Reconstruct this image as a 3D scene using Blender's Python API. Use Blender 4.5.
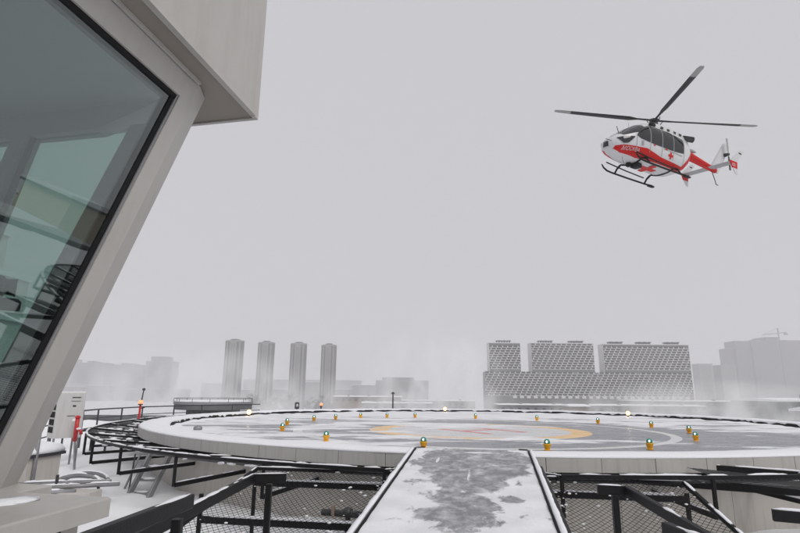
import bpy, math, random
from mathutils import Vector, Matrix, noise
R_ = math.radians
sc = bpy.context.scene
for o in list(bpy.data.objects):
    bpy.data.objects.remove(o)
random.seed(7)

# ------------------------------------------------------------------ camera
cam = bpy.data.cameras.new('camera')
cam.sensor_width = 36.0
cam.lens = 36.0 * 530 / 800
cam.clip_start = 0.05
cam.clip_end = 9000
camo = bpy.data.objects.new('camera', cam)
sc.collection.objects.link(camo)
PITCH = math.atan((391 - 266.5) / 530)
camo.matrix_world = (Matrix.Translation((0, 0, 1.3)) @ Matrix.Rotation(R_(90) + PITCH, 4, 'X')
                     @ Matrix.Rotation(R_(0.5), 4, 'Z'))
sc.camera = camo
sc.render.engine = 'CYCLES'
sc.cycles.use_denoising = True
sc.cycles.max_bounces = 8
sc.cycles.transparent_max_bounces = 16
sc.cycles.volume_bounces = 4
sc.cycles.sample_clamp_indirect = 5.0
sc.cycles.volume_step_rate = 2.0
sc.cycles.volume_max_steps = 96

# ------------------------------------------------------------------ world: overcast daylight
SUN_EL, SUN_AZ = R_(45), R_(140)          # azimuth from +Y clockwise
W = bpy.data.worlds.new('World')
sc.world = W
W.use_nodes = True
nt = W.node_tree
nt.nodes.clear()
out = nt.nodes.new('ShaderNodeOutputWorld')
bg = nt.nodes.new('ShaderNodeBackground')
sky = nt.nodes.new('ShaderNodeTexSky')
sky.sky_type = 'NISHITA'
sky.sun_disc = False
sky.sun_elevation = SUN_EL
sky.sun_rotation = SUN_AZ
sky.air_density = 1.0
sky.dust_density = 6.0
mixw = nt.nodes.new('ShaderNodeMix')
mixw.data_type = 'RGBA'
mixw.inputs['Factor'].default_value = 0.94
nt.links.new(sky.outputs[0], mixw.inputs['A'])
mixw.inputs['B'].default_value = (5.80, 5.75, 6.02, 1)      # even cloud layer
nt.links.new(mixw.outputs['Result'], bg.inputs['Color'])
bg.inputs['Strength'].default_value = 0.1
nt.links.new(bg.outputs[0], out.inputs[0])

sl = bpy.data.lights.new('sun', 'SUN')
sl.energy = 1.45
sl.angle = R_(28)
sl.color = (1.0, 0.97, 0.93)
slo = bpy.data.objects.new('sun', sl)
sc.collection.objects.link(slo)
sd = Vector((math.sin(SUN_AZ) * math.cos(SUN_EL), math.cos(SUN_AZ) * math.cos(SUN_EL), math.sin(SUN_EL)))
slo.rotation_euler = sd.to_track_quat('Z', 'Y').to_euler()
vs = sc.view_settings
vs.view_transform = 'Standard'
vs.look = 'None'
vs.exposure = 0.08
vs.gamma = 1.0
vs.use_curve_mapping = False

# ------------------------------------------------------------------ helpers
FR = {}                                    # world frame of every object that can be a parent


class MB:
    """collects shapes, given in world (or in the parent's own) coordinates, for one mesh"""
    def __init__(s):
        s.v, s.f = [], []

    def add(s, vs_, fs):
        b = len(s.v)
        s.v += [Vector(p) for p in vs_]
        s.f += [tuple(b + i for i in f) for f in fs]
        return s

    def hexa(s, p):                        # 4 bottom + 4 top points
        return s.add(p, [(3, 2, 1, 0), (4, 5, 6, 7), (0, 1, 5, 4), (1, 2, 6, 5), (2, 3, 7, 6), (3, 0, 4, 7)])

    def box(s, x0, x1, y0, y1, z0, z1):
        return s.hexa([(x0, y0, z0), (x1, y0, z0), (x1, y1, z0), (x0, y1, z0),
                       (x0, y0, z1), (x1, y0, z1), (x1, y1, z1), (x0, y1, z1)])

    def cbox(s, x0, x1, y0, y1, z0, z1, c=0.01):     # box with chamfered vertical and top edges
        lo = [(x0 + c, y0), (x1 - c, y0), (x1, y0 + c), (x1, y1 - c), (x1 - c, y1), (x0 + c, y1), (x0, y1 - c), (x0, y0 + c)]
        cx, cy = (x0 + x1) / 2, (y0 + y1) / 2
        hi = [(cx + (x - cx) * (1 - 2 * c / max(x1 - x0, 1e-6)), cy + (y - cy) * (1 - 2 * c / max(y1 - y0, 1e-6))) for x, y in lo]
        return s.loft([[(x, y, z0) for x, y in lo], [(x, y, z1 - c) for x, y in lo], [(x, y, z1) for x, y in hi]])

    def loft(s, rings, cap=True, closed=True):
        n = len(rings[0])
        b = len(s.v)
        for r in rings:
            s.v += [Vector(p) for p in r]
        for i in range(len(rings) - 1):
            for j in range(n if closed else n - 1):
                k = (j + 1) % n
                s.f.append((b + i * n + j, b + i * n + k, b + (i + 1) * n + k, b + (i + 1) * n + j))
        if cap and closed:
            s.f.append(tuple(b + j for j in reversed(range(n))))
            s.f.append(tuple(b + (len(rings) - 1) * n + j for j in range(n)))
        return s

    def tube(s, path, r, n=8, flat=1.0):
        path = [Vector(p) for p in path]
        rr = r if isinstance(r, (list, tuple)) else [r] * len(path)
        rings = []
        for i, p in enumerate(path):
            a = path[max(i - 1, 0)]
            b = path[min(i + 1, len(path) - 1)]
            d = (b - a).normalized()
            up = Vector((0, 0, 1)) if abs(d.z) < 0.95 else Vector((1, 0, 0))
            x = d.cross(up).normalized()
            y = x.cross(d)
            rings.append([p + x * (rr[i] * math.cos(2 * math.pi * j / n)) + y * (rr[i] * flat * math.sin(2 * math.pi * j / n)) for j in range(n)])
        return s.loft(rings)

    def bar(s, path, w, h):                # rectangular section bar along a path
        path = [Vector(p) for p in path]
        rings = []
        for i, p in enumerate(path):
            a = path[max(i - 1, 0)]
            b = path[min(i + 1, len(path) - 1)]
            d = (b - a).normalized()
            up = Vector((0, 0, 1)) if abs(d.z) < 0.95 else Vector((0, 1, 0))
            x = d.cross(up).normalized()
            y = x.cross(d)
            c = min(w, h) * 0.12
            pts = [(-w / 2 + c, -h / 2), (w / 2 - c, -h / 2), (w / 2, -h / 2 + c), (w / 2, h / 2 - c), (w / 2 - c, h / 2), (-w / 2 + c, h / 2), (-w / 2, h / 2 - c), (-w / 2, -h / 2 + c)]
            k = 1.0
            if 0 < i < len(path) - 1:
                d0 = (p - a).normalized()
                k = 1.0 / max(0.5, d0.dot(d))
            rings.append([p + x * px + y * (py * k) for px, py in pts])
        return s.loft(rings)

    def lathe(s, c, prof, n=14):
        c = Vector(c)
        return s.loft([[c + Vector((r * math.cos(2 * math.pi * j / n), r * math.sin(2 * math.pi * j / n), z)) for j in range(n)] for r, z in prof])

    def blob(s, c, rx, ry, rz, seed=0, n=10, m=6, amp=0.25):
        c = Vector(c)
        rings = []
        for i in range(m + 1):
            t = math.pi * i / m
            ring = []
            for j in range(n):
                a = 2 * math.pi * j / n
                d = Vector((math.sin(t) * math.cos(a), math.sin(t) * math.sin(a), -math.cos(t)))
                k = 1 + amp * noise.noise(d * 1.7 + Vector((seed * 3.1, seed, 0)))
                ring.append(c + Vector((d.x * rx * k, d.y * ry * k, d.z * rz * k)))
            rings.append(ring)
        return s.loft(rings)

    def build(s, name, mat, parent=None, local=False, smooth=False, kind=None):
        me = bpy.data.meshes.new(name)
        vs_ = s.v
        if parent is not None and not local:
            inv = FR[parent.name].inverted()
            vs_ = [inv @ p for p in vs_]
        me.from_pydata([tuple(p) for p in vs_], [], s.f)
        me.materials.append(mat)
        if smooth:
            me.polygons.foreach_set('use_smooth', [True] * len(me.polygons))
        me.update()
        o = bpy.data.objects.new(name, me)
        sc.collection.objects.link(o)
        if parent is not None:
            o.parent = parent
            FR[o.name] = FR[parent.name]
        else:
            FR[o.name] = Matrix.Identity(4)
        if kind:
            o['kind'] = kind
        return o


def thing(name, label, cat, loc=(0, 0, 0), rotz=0.0, group=None, mat=None):
    o = bpy.data.objects.new(name, None)
    sc.collection.objects.link(o)
    o.empty_display_size = 0.3
    M = Matrix.Translation(loc) @ Matrix.Rotation(rotz, 4, 'Z')
    if mat is not None:
        M = mat
    o.matrix_world = M
    FR[o.name] = M
    o['label'] = label
    o['category'] = cat
    if group:
        o['group'] = group
    return o


def tag(o, label, cat, group=None):
    o['label'] = label
    o['category'] = cat
    if group:
        o['group'] = group
    return o


def copy_tree(o, parent=None):
    c = o.copy()
    sc.collection.objects.link(c)
    c.parent = parent
    for ch in o.children:
        copy_tree(ch, c)
    return c


# ------------------------------------------------------------------ materials
def newmat(name):
    m = bpy.data.materials.new(name)
    m.use_nodes = True
    return m, m.node_tree, m.node_tree.nodes['Principled BSDF']


def pm(name, col, rough=0.6, metal=0.0, var=0.12, scale=6.0, bump=0.0, bscale=40.0, spec=0.5, grime=0.0):
    """painted / plain material with a little colour variation, fine relief and grime streaks"""
    m, t, b = newmat(name)
    L = t.links.new
    tc = t.nodes.new('ShaderNodeTexCoord')
    nz = t.nodes.new('ShaderNodeTexNoise')
    nz.inputs['Scale'].default_value = scale
    nz.inputs['Detail'].default_value = 6
    L(tc.outputs['Object'], nz.inputs['Vector'])
    mx = t.nodes.new('ShaderNodeMix')
    mx.data_type = 'RGBA'
    mx.inputs['A'].default_value = (*[c * (1 - var) for c in col], 1)
    mx.inputs['B'].default_value = (*[min(1, c * (1 + var)) for c in col], 1)
    L(nz.outputs['Fac'], mx.inputs['Factor'])
    last = mx.outputs['Result']
    if grime:
        mp = t.nodes.new('ShaderNodeMapping')
        mp.inputs['Scale'].default_value = (9, 9, 0.9)
        L(tc.outputs['Object'], mp.inputs['Vector'])
        n2 = t.nodes.new('ShaderNodeTexNoise')
        n2.inputs['Scale'].default_value = 1.3
        n2.inputs['Detail'].default_value = 8
        L(mp.outputs[0], n2.inputs['Vector'])
        rp = t.nodes.new('ShaderNodeMapRange')
        rp.inputs['From Min'].default_value = 0.5
        rp.inputs['From Max'].default_value = 0.75
        rp.inputs['To Max'].default_value = grime
        L(n2.outputs['Fac'], rp.inputs['Value'])
        m2 = t.nodes.new('ShaderNodeMix')
        m2.data_type = 'RGBA'
        L(rp.outputs[0], m2.inputs['Factor'])
        L(last, m2.inputs['A'])
        m2.inputs['B'].default_value = (col[0] * 0.45, col[1] * 0.42, col[2] * 0.38, 1)
        last = m2.outputs['Result']
    L(last, b.inputs['Base Color'])
    b.inputs['Roughness'].default_value = rough
    b.inputs['Metallic'].default_value = metal
    b.inputs['Specular IOR Level'].default_value = spec
    if bump:
        n3 = t.nodes.new('ShaderNodeTexNoise')
        n3.inputs['Scale'].default_value = bscale
        n3.inputs['Detail'].default_value = 5
        L(tc.outputs['Object'], n3.inputs['Vector'])
        bp = t.nodes.new('ShaderNodeBump')
        bp.inputs['Strength'].default_value = bump
        bp.inputs['Distance'].default_value = 0.02
        L(n3.outputs['Fac'], bp.inputs['Height'])
        L(bp.outputs[0], b.inputs['Normal'])
    return m


def emis(name, col, strength):
    m, t, b = newmat(name)
    b.inputs['Base Color'].default_value = (*col, 1)
    b.inputs['Emission Color'].default_value = (*col, 1)
    b.inputs['Emission Strength'].default_value = strength
    return m


def glassm(name, tint, refl=1.0):
    """thin pane: tinted see-through plus Fresnel mirror"""
    m, t, b = newmat(name)
    t.nodes.remove(b)
    L = t.links.new
    tr = t.nodes.new('ShaderNodeBsdfTransparent')
    tr.inputs['Color'].default_value = (*tint, 1)
    gl = t.nodes.new('ShaderNodeBsdfGlossy')
    gl.inputs['Roughness'].default_value = 0.015
    gl.inputs['Color'].default_value = (0.9, 0.95, 0.95, 1)
    fr = t.nodes.new('ShaderNodeFresnel')
    ge = t.nodes.new('ShaderNodeNewGeometry')
    mi = t.nodes.new('ShaderNodeMapRange')
    mi.inputs['To Min'].default_value = 1.5
    mi.inputs['To Max'].default_value = 1 / 1.5
    L(ge.outputs['Backfacing'], mi.inputs['Value'])
    L(mi.outputs[0], fr.inputs['IOR'])
    mu = t.nodes.new('ShaderNodeMath')
    mu.operation = 'MULTIPLY'
    mu.inputs[1].default_value = refl
    mu.use_clamp = True
    L(fr.outputs[0], mu.inputs[0])
    ms = t.nodes.new('ShaderNodeMixShader')
    L(mu.outputs[0], ms.inputs[0])
    L(tr.outputs[0], ms.inputs[1])
    L(gl.outputs[0], ms.inputs[2])
    L(ms.outputs[0], t.nodes['Material Output'].inputs['Surface'])
    return m


M = {}
M['snow'] = pm('snow', (0.84, 0.85, 0.87), 0.75, var=0.05, scale=1.5, bump=0.5, bscale=7, spec=0.2)
M['snow_fine'] = pm('snow_fine', (0.80, 0.81, 0.84), 0.75, var=0.04, scale=9, bump=0.5, bscale=30, spec=0.2)
M['snow_far'] = pm('snow_far', (0.62, 0.63, 0.66), 0.85, var=0.2, scale=0.02, spec=0.1)
M['black'] = pm('black_paint', (0.008, 0.008, 0.009), 0.5, var=0.3, scale=14, bump=0.1, bscale=90, spec=0.22)
M['black_rough'] = pm('black_rubber', (0.010, 0.010, 0.011), 0.75, var=0.3, scale=14, spec=0.2)
M['dkmetal'] = pm('dark_steel', (0.04, 0.041, 0.043), 0.55, metal=0.1, var=0.25, scale=8)
M['galv'] = pm('galvanised_steel', (0.27, 0.27, 0.28), 0.5, metal=0.4, var=0.2, scale=10)
M['clad'] = pm('beige_cladding', (0.50, 0.475, 0.44), 0.55, var=0.06, scale=0.8, grime=0.28)
M['rim'] = pm('rim_panel', (0.45, 0.44, 0.42), 0.45, var=0.08, scale=1.2, grime=0.3)
M['booth'] = pm('booth_paint', (0.41, 0.395, 0.375), 0.42, var=0.06, scale=1.5, bump=0.05, bscale=120, grime=0.16)
M['booth_in'] = pm('booth_interior', (0.30, 0.30, 0.29), 0.6, var=0.05, scale=1.5)
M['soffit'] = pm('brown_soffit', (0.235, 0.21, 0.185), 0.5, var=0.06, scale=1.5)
M['ceil'] = pm('booth_ceiling', (0.50, 0.52, 0.53), 0.6, var=0.03)
M['dark_in'] = pm('dark_interior', (0.045, 0.047, 0.05), 0.6, var=0.1)
M['glass'] = glassm('side_glass', (0.67, 0.735, 0.72), 2.8)
M['glass2'] = glassm('front_glass', (0.68, 0.80, 0.755), 1.0)
M['acw'] = pm('ac_white', (0.55, 0.55, 0.54), 0.45, var=0.04, grime=0.2)
M['red'] = pm('red_paint', (0.50, 0.018, 0.02), 0.4, var=0.12, scale=6)
M['orange'] = pm('orange_lamp_body', (0.80, 0.39, 0.015), 0.4, var=0.1, scale=20)
M['green'] = pm('green_lens', (0.01, 0.22, 0.16), 0.12, var=0.1)
M['bulb'] = emis('lamp_white', (0.85, 1.0, 0.95), 1.3)
M['flood'] = emis('flood_lens', (1.0, 0.62, 0.32), 1.3)
M['flood_core'] = emis('flood_filament', (1.0, 0.80, 0.55), 45)
M['beacon'] = emis('beacon_orange', (1.0, 0.36, 0.16), 0.75)
M['concrete'] = pm('concrete', (0.30, 0.29, 0.27), 0.85, var=0.15, scale=3, bump=0.3, bscale=30)
M['membrane'] = pm('roof_edge', (0.12, 0.125, 0.13), 0.7, var=0.2, scale=2)
M['hw'] = pm('heli_white', (0.60, 0.60, 0.61), 0.28, var=0.03, scale=2)
M['hr'] = pm('heli_red', (0.55, 0.006, 0.004), 0.4, var=0.05, scale=3, spec=0.25)
M['hg'] = pm('heli_grey', (0.33, 0.34, 0.35), 0.4, var=0.08, scale=3)
M['hglass'] = pm('heli_glass', (0.018, 0.02, 0.023), 0.06, var=0.2, scale=4)
M['blade'] = pm('rotor_blade', (0.02, 0.02, 0.024), 0.5, var=0.1, scale=4)
M['tip'] = pm('rotor_tip', (0.33, 0.33, 0.33), 0.5, var=0.1)
M['tower'] = pm('tower_facade', (0.04, 0.04, 0.04), 0.8, var=0.1, scale=0.05)
M['tower_l'] = pm('tower_light', (0.20, 0.197, 0.193), 0.8, var=0.08, scale=0.05)
M['fac_l'] = pm('facade_light', (0.66, 0.655, 0.65), 0.8, var=0.06, scale=0.1)
M['fac_m'] = pm('facade_mid', (0.15, 0.15, 0.15), 0.8, var=0.08, scale=0.1)
M['fac_d'] = pm('facade_dark', (0.012, 0.012, 0.013), 0.5, var=0.2, scale=0.2)
M['warm'] = pm('warm_plaster', (0.62, 0.54, 0.42), 0.8, var=0.06, scale=0.2)
M['far_a'] = pm('far_building', (0.16, 0.16, 0.165), 0.9, var=0.12, scale=0.03)
M['far_b'] = pm('far_building_light', (0.28, 0.28, 0.28), 0.9, var=0.12, scale=0.03)
M['brickish'] = pm('low_building_wall', (0.22, 0.17, 0.14), 0.9, var=0.15, scale=0.2)
M['greenish'] = pm('green_sheet_roof', (0.09, 0.13, 0.12), 0.6, var=0.15, scale=0.3)
M['twig'] = pm('winter_twigs', (0.045, 0.04, 0.037), 0.95, var=0.2, scale=0.6)
M['cable'] = M['black_rough']


def masked_ground(name, paint=None, blobs=(), nscale=0.35, thr=0.5, soft=0.06, base=(0.075, 0.08, 0.09), rough=0.3, stretch=(1, 1, 1), gain=0.30, streak=0.0, snowcol=(0.80, 0.81, 0.84), smear=0.0, bias=0.0, dscale=2.2):
    """wet dark surface partly covered by thin snow; coverage = noise + hand placed cleared patches"""
    m, t, b = newmat(name)
    L = t.links.new
    N = t.nodes.new

    def math_(op, a, c=None, clamp=False):
        n = N('ShaderNodeMath')
        n.operation = op
        n.use_clamp = clamp
        for i, v in enumerate((a, c)):
            if v is None:
                continue
            if isinstance(v, (int, float)):
                n.inputs[i].default_value = v
            else:
                L(v, n.inputs[i])
        return n.outputs[0]
    tc = N('ShaderNodeTexCoord')
    mp = N('ShaderNodeMapping')
    mp.inputs['Scale'].default_value = stretch
    L(tc.outputs['Object'], mp.inputs['Vector'])
    nz = N('ShaderNodeTexNoise')
    nz.inputs['Scale'].default_value = nscale
    nz.inputs['Detail'].default_value = 9
    nz.inputs['Roughness'].default_value = 0.68
    nz.inputs['Distortion'].default_value = 0.4
    L(mp.outputs[0], nz.inputs['Vector'])
    val = math_('ADD', nz.outputs['Fac'], bias)
    sep = N('ShaderNodeSeparateXYZ')
    L(tc.outputs['Object'], sep.inputs[0])
    X, Y = sep.outputs[0], sep.outputs[1]
    for cx, cy, rx, ry, amp in blobs:
        dx = math_('DIVIDE', math_('SUBTRACT', X, cx), rx)
        dy = math_('DIVIDE', math_('SUBTRACT', Y, cy), ry)
        d2 = math_('ADD', math_('MULTIPLY', dx, dx), math_('MULTIPLY', dy, dy))
        g = math_('SUBTRACT', 1.0, d2, True)
        val = math_('ADD', val, math_('MULTIPLY', g, amp))
    mr = N('ShaderNodeMapRange')
    mr.interpolation_type = 'SMOOTHSTEP'
    mr.inputs['From Min'].default_value = thr - soft
    mr.inputs['From Max'].default_value = thr + soft
    L(val, mr.inputs['Value'])
    bare = mr.outputs[0]
    # tarmac colour
    n2 = N('ShaderNodeTexNoise')
    n2.inputs['Scale'].default_value = 5.0
    n2.inputs['Detail'].default_value = 8
    L(tc.outputs['Object'], n2.inputs['Vector'])
    mx = N('ShaderNodeMix')
    mx.data_type = 'RGBA'
    mx.inputs['A'].default_value = (*[c * 0.7 for c in base], 1)
    mx.inputs['B'].default_value = (*[c * 1.35 for c in base], 1)
    L(n2.outputs['Fac'], mx.inputs['Factor'])
    col = mx.outputs['Result']
    if paint:
        col = paint(t, col, X, Y, math_)
    # a dusting of snow left on the bare patches
    n4 = N('ShaderNodeTexNoise')
    n4.inputs['Scale'].default_value = dscale
    n4.inputs['Detail'].default_value = 10
    n4.inputs['Roughness'].default_value = 0.7
    L(mp.outputs[0], n4.inputs['Vector'])
    mr2 = N('ShaderNodeMapRange')
    mr2.inputs['From Min'].default_value = 0.42
    mr2.inputs['From Max'].default_value = 0.68
    mr2.inputs['To Min'].default_value = 0.04 + smear
    mr2.inputs['To Max'].default_value = gain
    L(n4.outputs['Fac'], mr2.inputs['Value'])
    dust = mr2.outputs[0]
    snow_amt = math_('SUBTRACT', 1.0, math_('MULTIPLY', bare, math_('SUBTRACT', 1.0, dust)), True)
    m3 = N('ShaderNodeMix')
    m3.data_type = 'RGBA'
    L(snow_amt, m3.inputs['Factor'])
    L(col, m3.inputs['A'])
    n6 = N('ShaderNodeTexNoise')
    n6.inputs['Scale'].default_value = dscale * 0.4
    n6.inputs['Detail'].default_value = 7
    L(tc.outputs['Object'], n6.inputs['Vector'])
    mr6 = N('ShaderNodeMapRange')
    mr6.inputs['From Min'].default_value = 0.35
    mr6.inputs['From Max'].default_value = 0.65
    L(n6.outputs['Fac'], mr6.inputs['Value'])
    mx6 = N('ShaderNodeMix')
    mx6.data_type = 'RGBA'
    mx6.inputs['A'].default_value = (*[c * 0.84 for c in snowcol], 1)
    mx6.inputs['B'].default_value = (*snowcol, 1)
    L(mr6.outputs[0], mx6.inputs['Factor'])
    L(mx6.outputs['Result'], m3.inputs['B'])
    L(m3.outputs['Result'], b.inputs['Base Color'])
    rg = N('ShaderNodeMapRange')
    rg.inputs['To Min'].default_value = rough
    rg.inputs['To Max'].default_value = 0.8
    L(snow_amt, rg.inputs['Value'])
    L(rg.outputs[0], b.inputs['Roughness'])
    n5 = N('ShaderNodeTexNoise')
    n5.inputs['Scale'].default_value = 14
    n5.inputs['Detail'].default_value = 5
    L(tc.outputs['Object'], n5.inputs['Vector'])
    h = math_('ADD', math_('MULTIPLY', snow_amt, 1.0), math_('MULTIPLY', n5.outputs['Fac'], 0.3))
    bp = N('ShaderNodeBump')
    bp.inputs['Strength'].default_value = 0.6
    bp.inputs['Distance'].default_value = 0.035
    L(h, bp.inputs['Height'])
    L(bp.outputs[0], b.inputs['Normal'])
    return m


# ------------------------------------------------------------------ ground and roof
GZ = -32.0
ground = MB()
gx = [-2500 + 100 * i for i in range(51)]
ground.v = [Vector((x, y, GZ + (0 if (x * x + y * y) < 250000 else 4 * noise.noise(Vector((x / 400, y / 400, 3)))))) for y in gx for x in gx]
ground.f = [(j * 51 + i, j * 51 + i + 1, (j + 1) * 51 + i + 1, (j + 1) * 51 + i) for j in range(50) for i in range(50)]
g = ground.build('ground', M['snow_far'], smooth=True)
g['kind'] = 'structure'

PC = Vector((3.7, 23.6, 0))                # pad centre
PR = 13.4                                  # pad outer radius
RZ = -1.25                                 # lower roof level
rb = MB().box(-34, 40, -14, 46, GZ, RZ - 0.35)
o = rb.build('hospital_block', M['clad'])
tag(o, 'beige hospital block that carries the snowy roof and helipad', 'building')

# snow covered lower roof: one height field with drifts
nx, ny = 240, 200
x0, x1, y0, y1 = -33.5, 39.5, -13.5, 45.5
hv = []
for j in range(ny + 1):
    for i in range(nx + 1):
        x = x0 + (x1 - x0) * i / nx
        y = y0 + (y1 - y0) * j / ny
        d = math.hypot(x - PC.x, y - PC.y)
        z = RZ + 0.10 * noise.noise(Vector((x * 0.35, y * 0.35, 0))) + 0.09 * noise.noise(Vector((x * 1.0, y * 1.0, 5)))
        if x < -5.5 and d > PR - 1.5:
            z += 0.35 * math.exp(-((d - PR - 0.4) / 1.6) ** 2) * min(1, max(0, (-5.5 - x) / 2))
        z += 0.30 * math.exp(-(((x + 6.0) / 2.0) ** 2 + ((y - 9.0) / 2.0) ** 2))
        if -3.2 < x < 2.2 and y < 6:
            z -= 0.1
        hv.append(Vector((x, y, z)))
lr = MB()
lr.v = hv
lr.f = [(j * (nx + 1) + i, j * (nx + 1) + i + 1, (j + 1) * (nx + 1) + i + 1, (j + 1) * (nx + 1) + i) for j in range(ny) for i in range(nx)]
o = lr.build('roof_snow_ground', M['snow'], smooth=True)
o['kind'] = 'structure'
pp = MB()
pp.box(-34, -33.6, -14, 46, RZ - 0.35, RZ + 0.4)
pp.box(39.6, 40, -14, 46, RZ - 0.35, RZ + 0.4)
pp.box(-33.6, 39.6, 45.6, 46, RZ - 0.35, RZ + 0.4)
tag(pp.build('roof_parapet', M['membrane']), 'low dark parapet round the edge of the snowy hospital roof', 'parapet')


# ------------------------------------------------------------------ helipad
def pol(r, a, z):
    return Vector((PC.x + r * math.cos(a), PC.y + r * math.sin(a), z))


RC = Vector((2.75 - PC.x, 19.2 - PC.y))    # marking centre in pad coordinates


def pad_paint(t, col, X, Y, math_):
    N, L = t.nodes.new, t.links.new
    dx = math_('SUBTRACT', X, RC.x)
    dy = math_('SUBTRACT', Y, RC.y)
    r = math_('SQRT', math_('ADD', math_('MULTIPLY', dx, dx), math_('MULTIPLY', dy, dy)))

    def over(col, mask, c):
        m = N('ShaderNodeMix')
        m.data_type = 'RGBA'
        L(mask, m.inputs['Factor'])
        L(col, m.inputs['A'])
        m.inputs['B'].default_value = (*c, 1)
        return m.outputs['Result']

    def band(v, lo, hi):
        return math_('MULTIPLY', math_('GREATER_THAN', v, lo), math_('LESS_THAN', v, hi))
    white_in = math_('LESS_THAN', r, 3.1)
    col = over(col, white_in, (0.55, 0.55, 0.55))
    col = over(col, band(r, 3.1, 3.75), (0.80, 0.45, 0.07))
    col = over(col, band(r, 6.0, 6.3), (0.6, 0.6, 0.6))
    # red letter H, turned
    a = R_(-34)
    hx = math_('ADD', math_('MULTIPLY', dx, math.cos(a)), math_('MULTIPLY', dy, -math.sin(a)))
    hy = math_('ADD', math_('MULTIPLY', dx, math.sin(a)), math_('MULTIPLY', dy, math.cos(a)))
    ax = math_('ABSOLUTE', hx)
    ay = math_('ABSOLUTE', hy)
    h1 = math_('MULTIPLY', band(ax, 0.62, 0.95), math_('LESS_THAN', ay, 1.5))
    h2 = math_('MULTIPLY', math_('LESS_THAN', ax, 0.62), math_('LESS_THAN', ay, 0.17))
    col = over(col, math_('MAXIMUM', h1, h2), (0.55, 0.03, 0.03))
    return col


def pb(x, y, rx, ry, amp):
    return (x - PC.x, y - PC.y, rx, ry, amp)


M['deck'] = masked_ground('pad_deck', pad_paint, blobs=[
    pb(7.6, 18.6, 3.8, 5.0, 0.26), pb(11.5, 16.5, 3.8, 4.0, 0.19), pb(3.2, 24.8, 3.4, 1.8, 0.24), pb(3.6, 13.6, 4.2, 1.6, 0.26),
    pb(0.2, 17.5, 3.2, 5.0, 0.09), pb(8.0, 13.0, 3.5, 1.2, 0.24), pb(4.6, 18.5, 2.2, 3.0, 0.12), pb(6.0, 24.0, 3, 2.5, 0.14),
    pb(2.8, 19.0, 1.8, 2.2, 0.12), pb(-3.0, 21.0, 4.0, 6, 0.05), pb(4, 33, 10, 5.5, -0.25), pb(4, 11.4, 8, 1.0, -0.2)],
    nscale=0.62, thr=0.568, soft=0.045, stretch=(0.5, 1.3, 1), base=(0.105, 0.115, 0.137), rough=0.22, gain=0.48, streak=0, dscale=1.8)

pad = thing('helipad', 'round snow dusted helipad deck with yellow ring and raised rim', 'helipad', PC)
dk = MB()
NR, NA = 26, 120
DR = PR - 0.95
dk.v = [PC.copy()] + [pol(DR * (i + 1) / NR, 2 * math.pi * j / NA, 0) for i in range(NR) for j in range(NA)]
dk.f = [(0, 1 + j, 1 + (j + 1) % NA) for j in range(NA)] + [(1 + i * NA + j, 1 + (i + 1) * NA + j, 1 + (i + 1) * NA + (j + 1) % NA, 1 + i * NA + (j + 1) % NA) for i in range(NR - 1) for j in range(NA)]
dk.build('deck', M['deck'], pad)
dk = MB()                                   # slab under deck and rim
dk.loft([[pol(PR - 0.45, 2 * math.pi * j / NA, z) for j in range(NA)] for z in (RZ - 0.3, -0.05)])
dk.build('slab', M['concrete'], pad)
rimc = MB()                                 # gutter face + rim core, as a closed ring section
sec = [(DR + 0.002, -0.04), (DR + 0.03, 0.13), (PR - 0.03, 0.13), (PR - 0.03, -0.10), (PR - 0.42, -0.10), (PR - 0.42, -0.04)]
rimc.loft([[pol(r, 2 * math.pi * j / NA, z) for r, z in sec] for j in range(NA + 1)], cap=False)
rimc.build('rim_core', M['black_rough'], pad)
# snow on the rim, lumpy, ragged on the inner side
rs = MB()
NB = 420
rings = []
for j in range(NB + 1):
    a = 2 * math.pi * (j % NB) / NB
    p = Vector((math.cos(a) * 9, math.sin(a) * 9, 0))
    k1 = noise.noise(p * 1.0)
    k2 = noise.noise(p * 3.1 + Vector((5, 0, 0)))
    k3 = abs(noise.noise(p * 6.0 + Vector((0, 9, 0))))
    h = 0.045 + 0.02 * k1 + 0.012 * k2
    ri = DR + 0.03 + 0.05 * k1 - 0.05 * k3
    ro = PR + 0.004 + 0.012 * k2
    drop = 0.02 + 0.09 * max(0, k3 - 0.12) * 2
    rings.append([pol(ri, a, 0.132 - drop), pol(ri - 0.015, a, 0.14), pol(ri + 0.05, a, 0.132 + h * 0.8), pol((ri + ro) / 2, a, 0.132 + h * 1.15 + 0.02 * k2),
                  pol(ro - 0.07, a, 0.132 + h), pol(ro, a, 0.14), pol(ro - 0.02, a, 0.131)])
rs.loft(rings, cap=False)
rs.build('rim_snow', M['snow_fine'], pad, smooth=True)
# snow heaped along the foot of the gutter
fs = MB()
rings = []
for j in range(NB + 1):
    a = 2 * math.pi * (j % NB) / NB
    p = Vector((math.cos(a) * 9, math.sin(a) * 9, 4))
    k = max(0, 0.35 + noise.noise(p * 2.2) * 1.1)
    rings.append([pol(DR - 0.01, a, -0.01 + 0.06 * k), pol(DR - 0.1, a, 0.005 + 0.05 * k), pol(DR - 0.25 - 0.3 * k, a, -0.004)])
fs.loft(rings, cap=False, closed=False)
fs.build('gutter_snow', M['snow_fine'], pad, smooth=True)


def wedge(mb, r0, r1, a0, a1, z0, z1, n=3):
    rings = []
    for i in range(n + 1):
        a = a0 + (a1 - a0) * i / n
        rings.append([pol(r0, a, z0), pol(r1, a, z0), pol(r1, a, z1), pol(r0, a, z1)])
    return mb.loft(rings)


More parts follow.
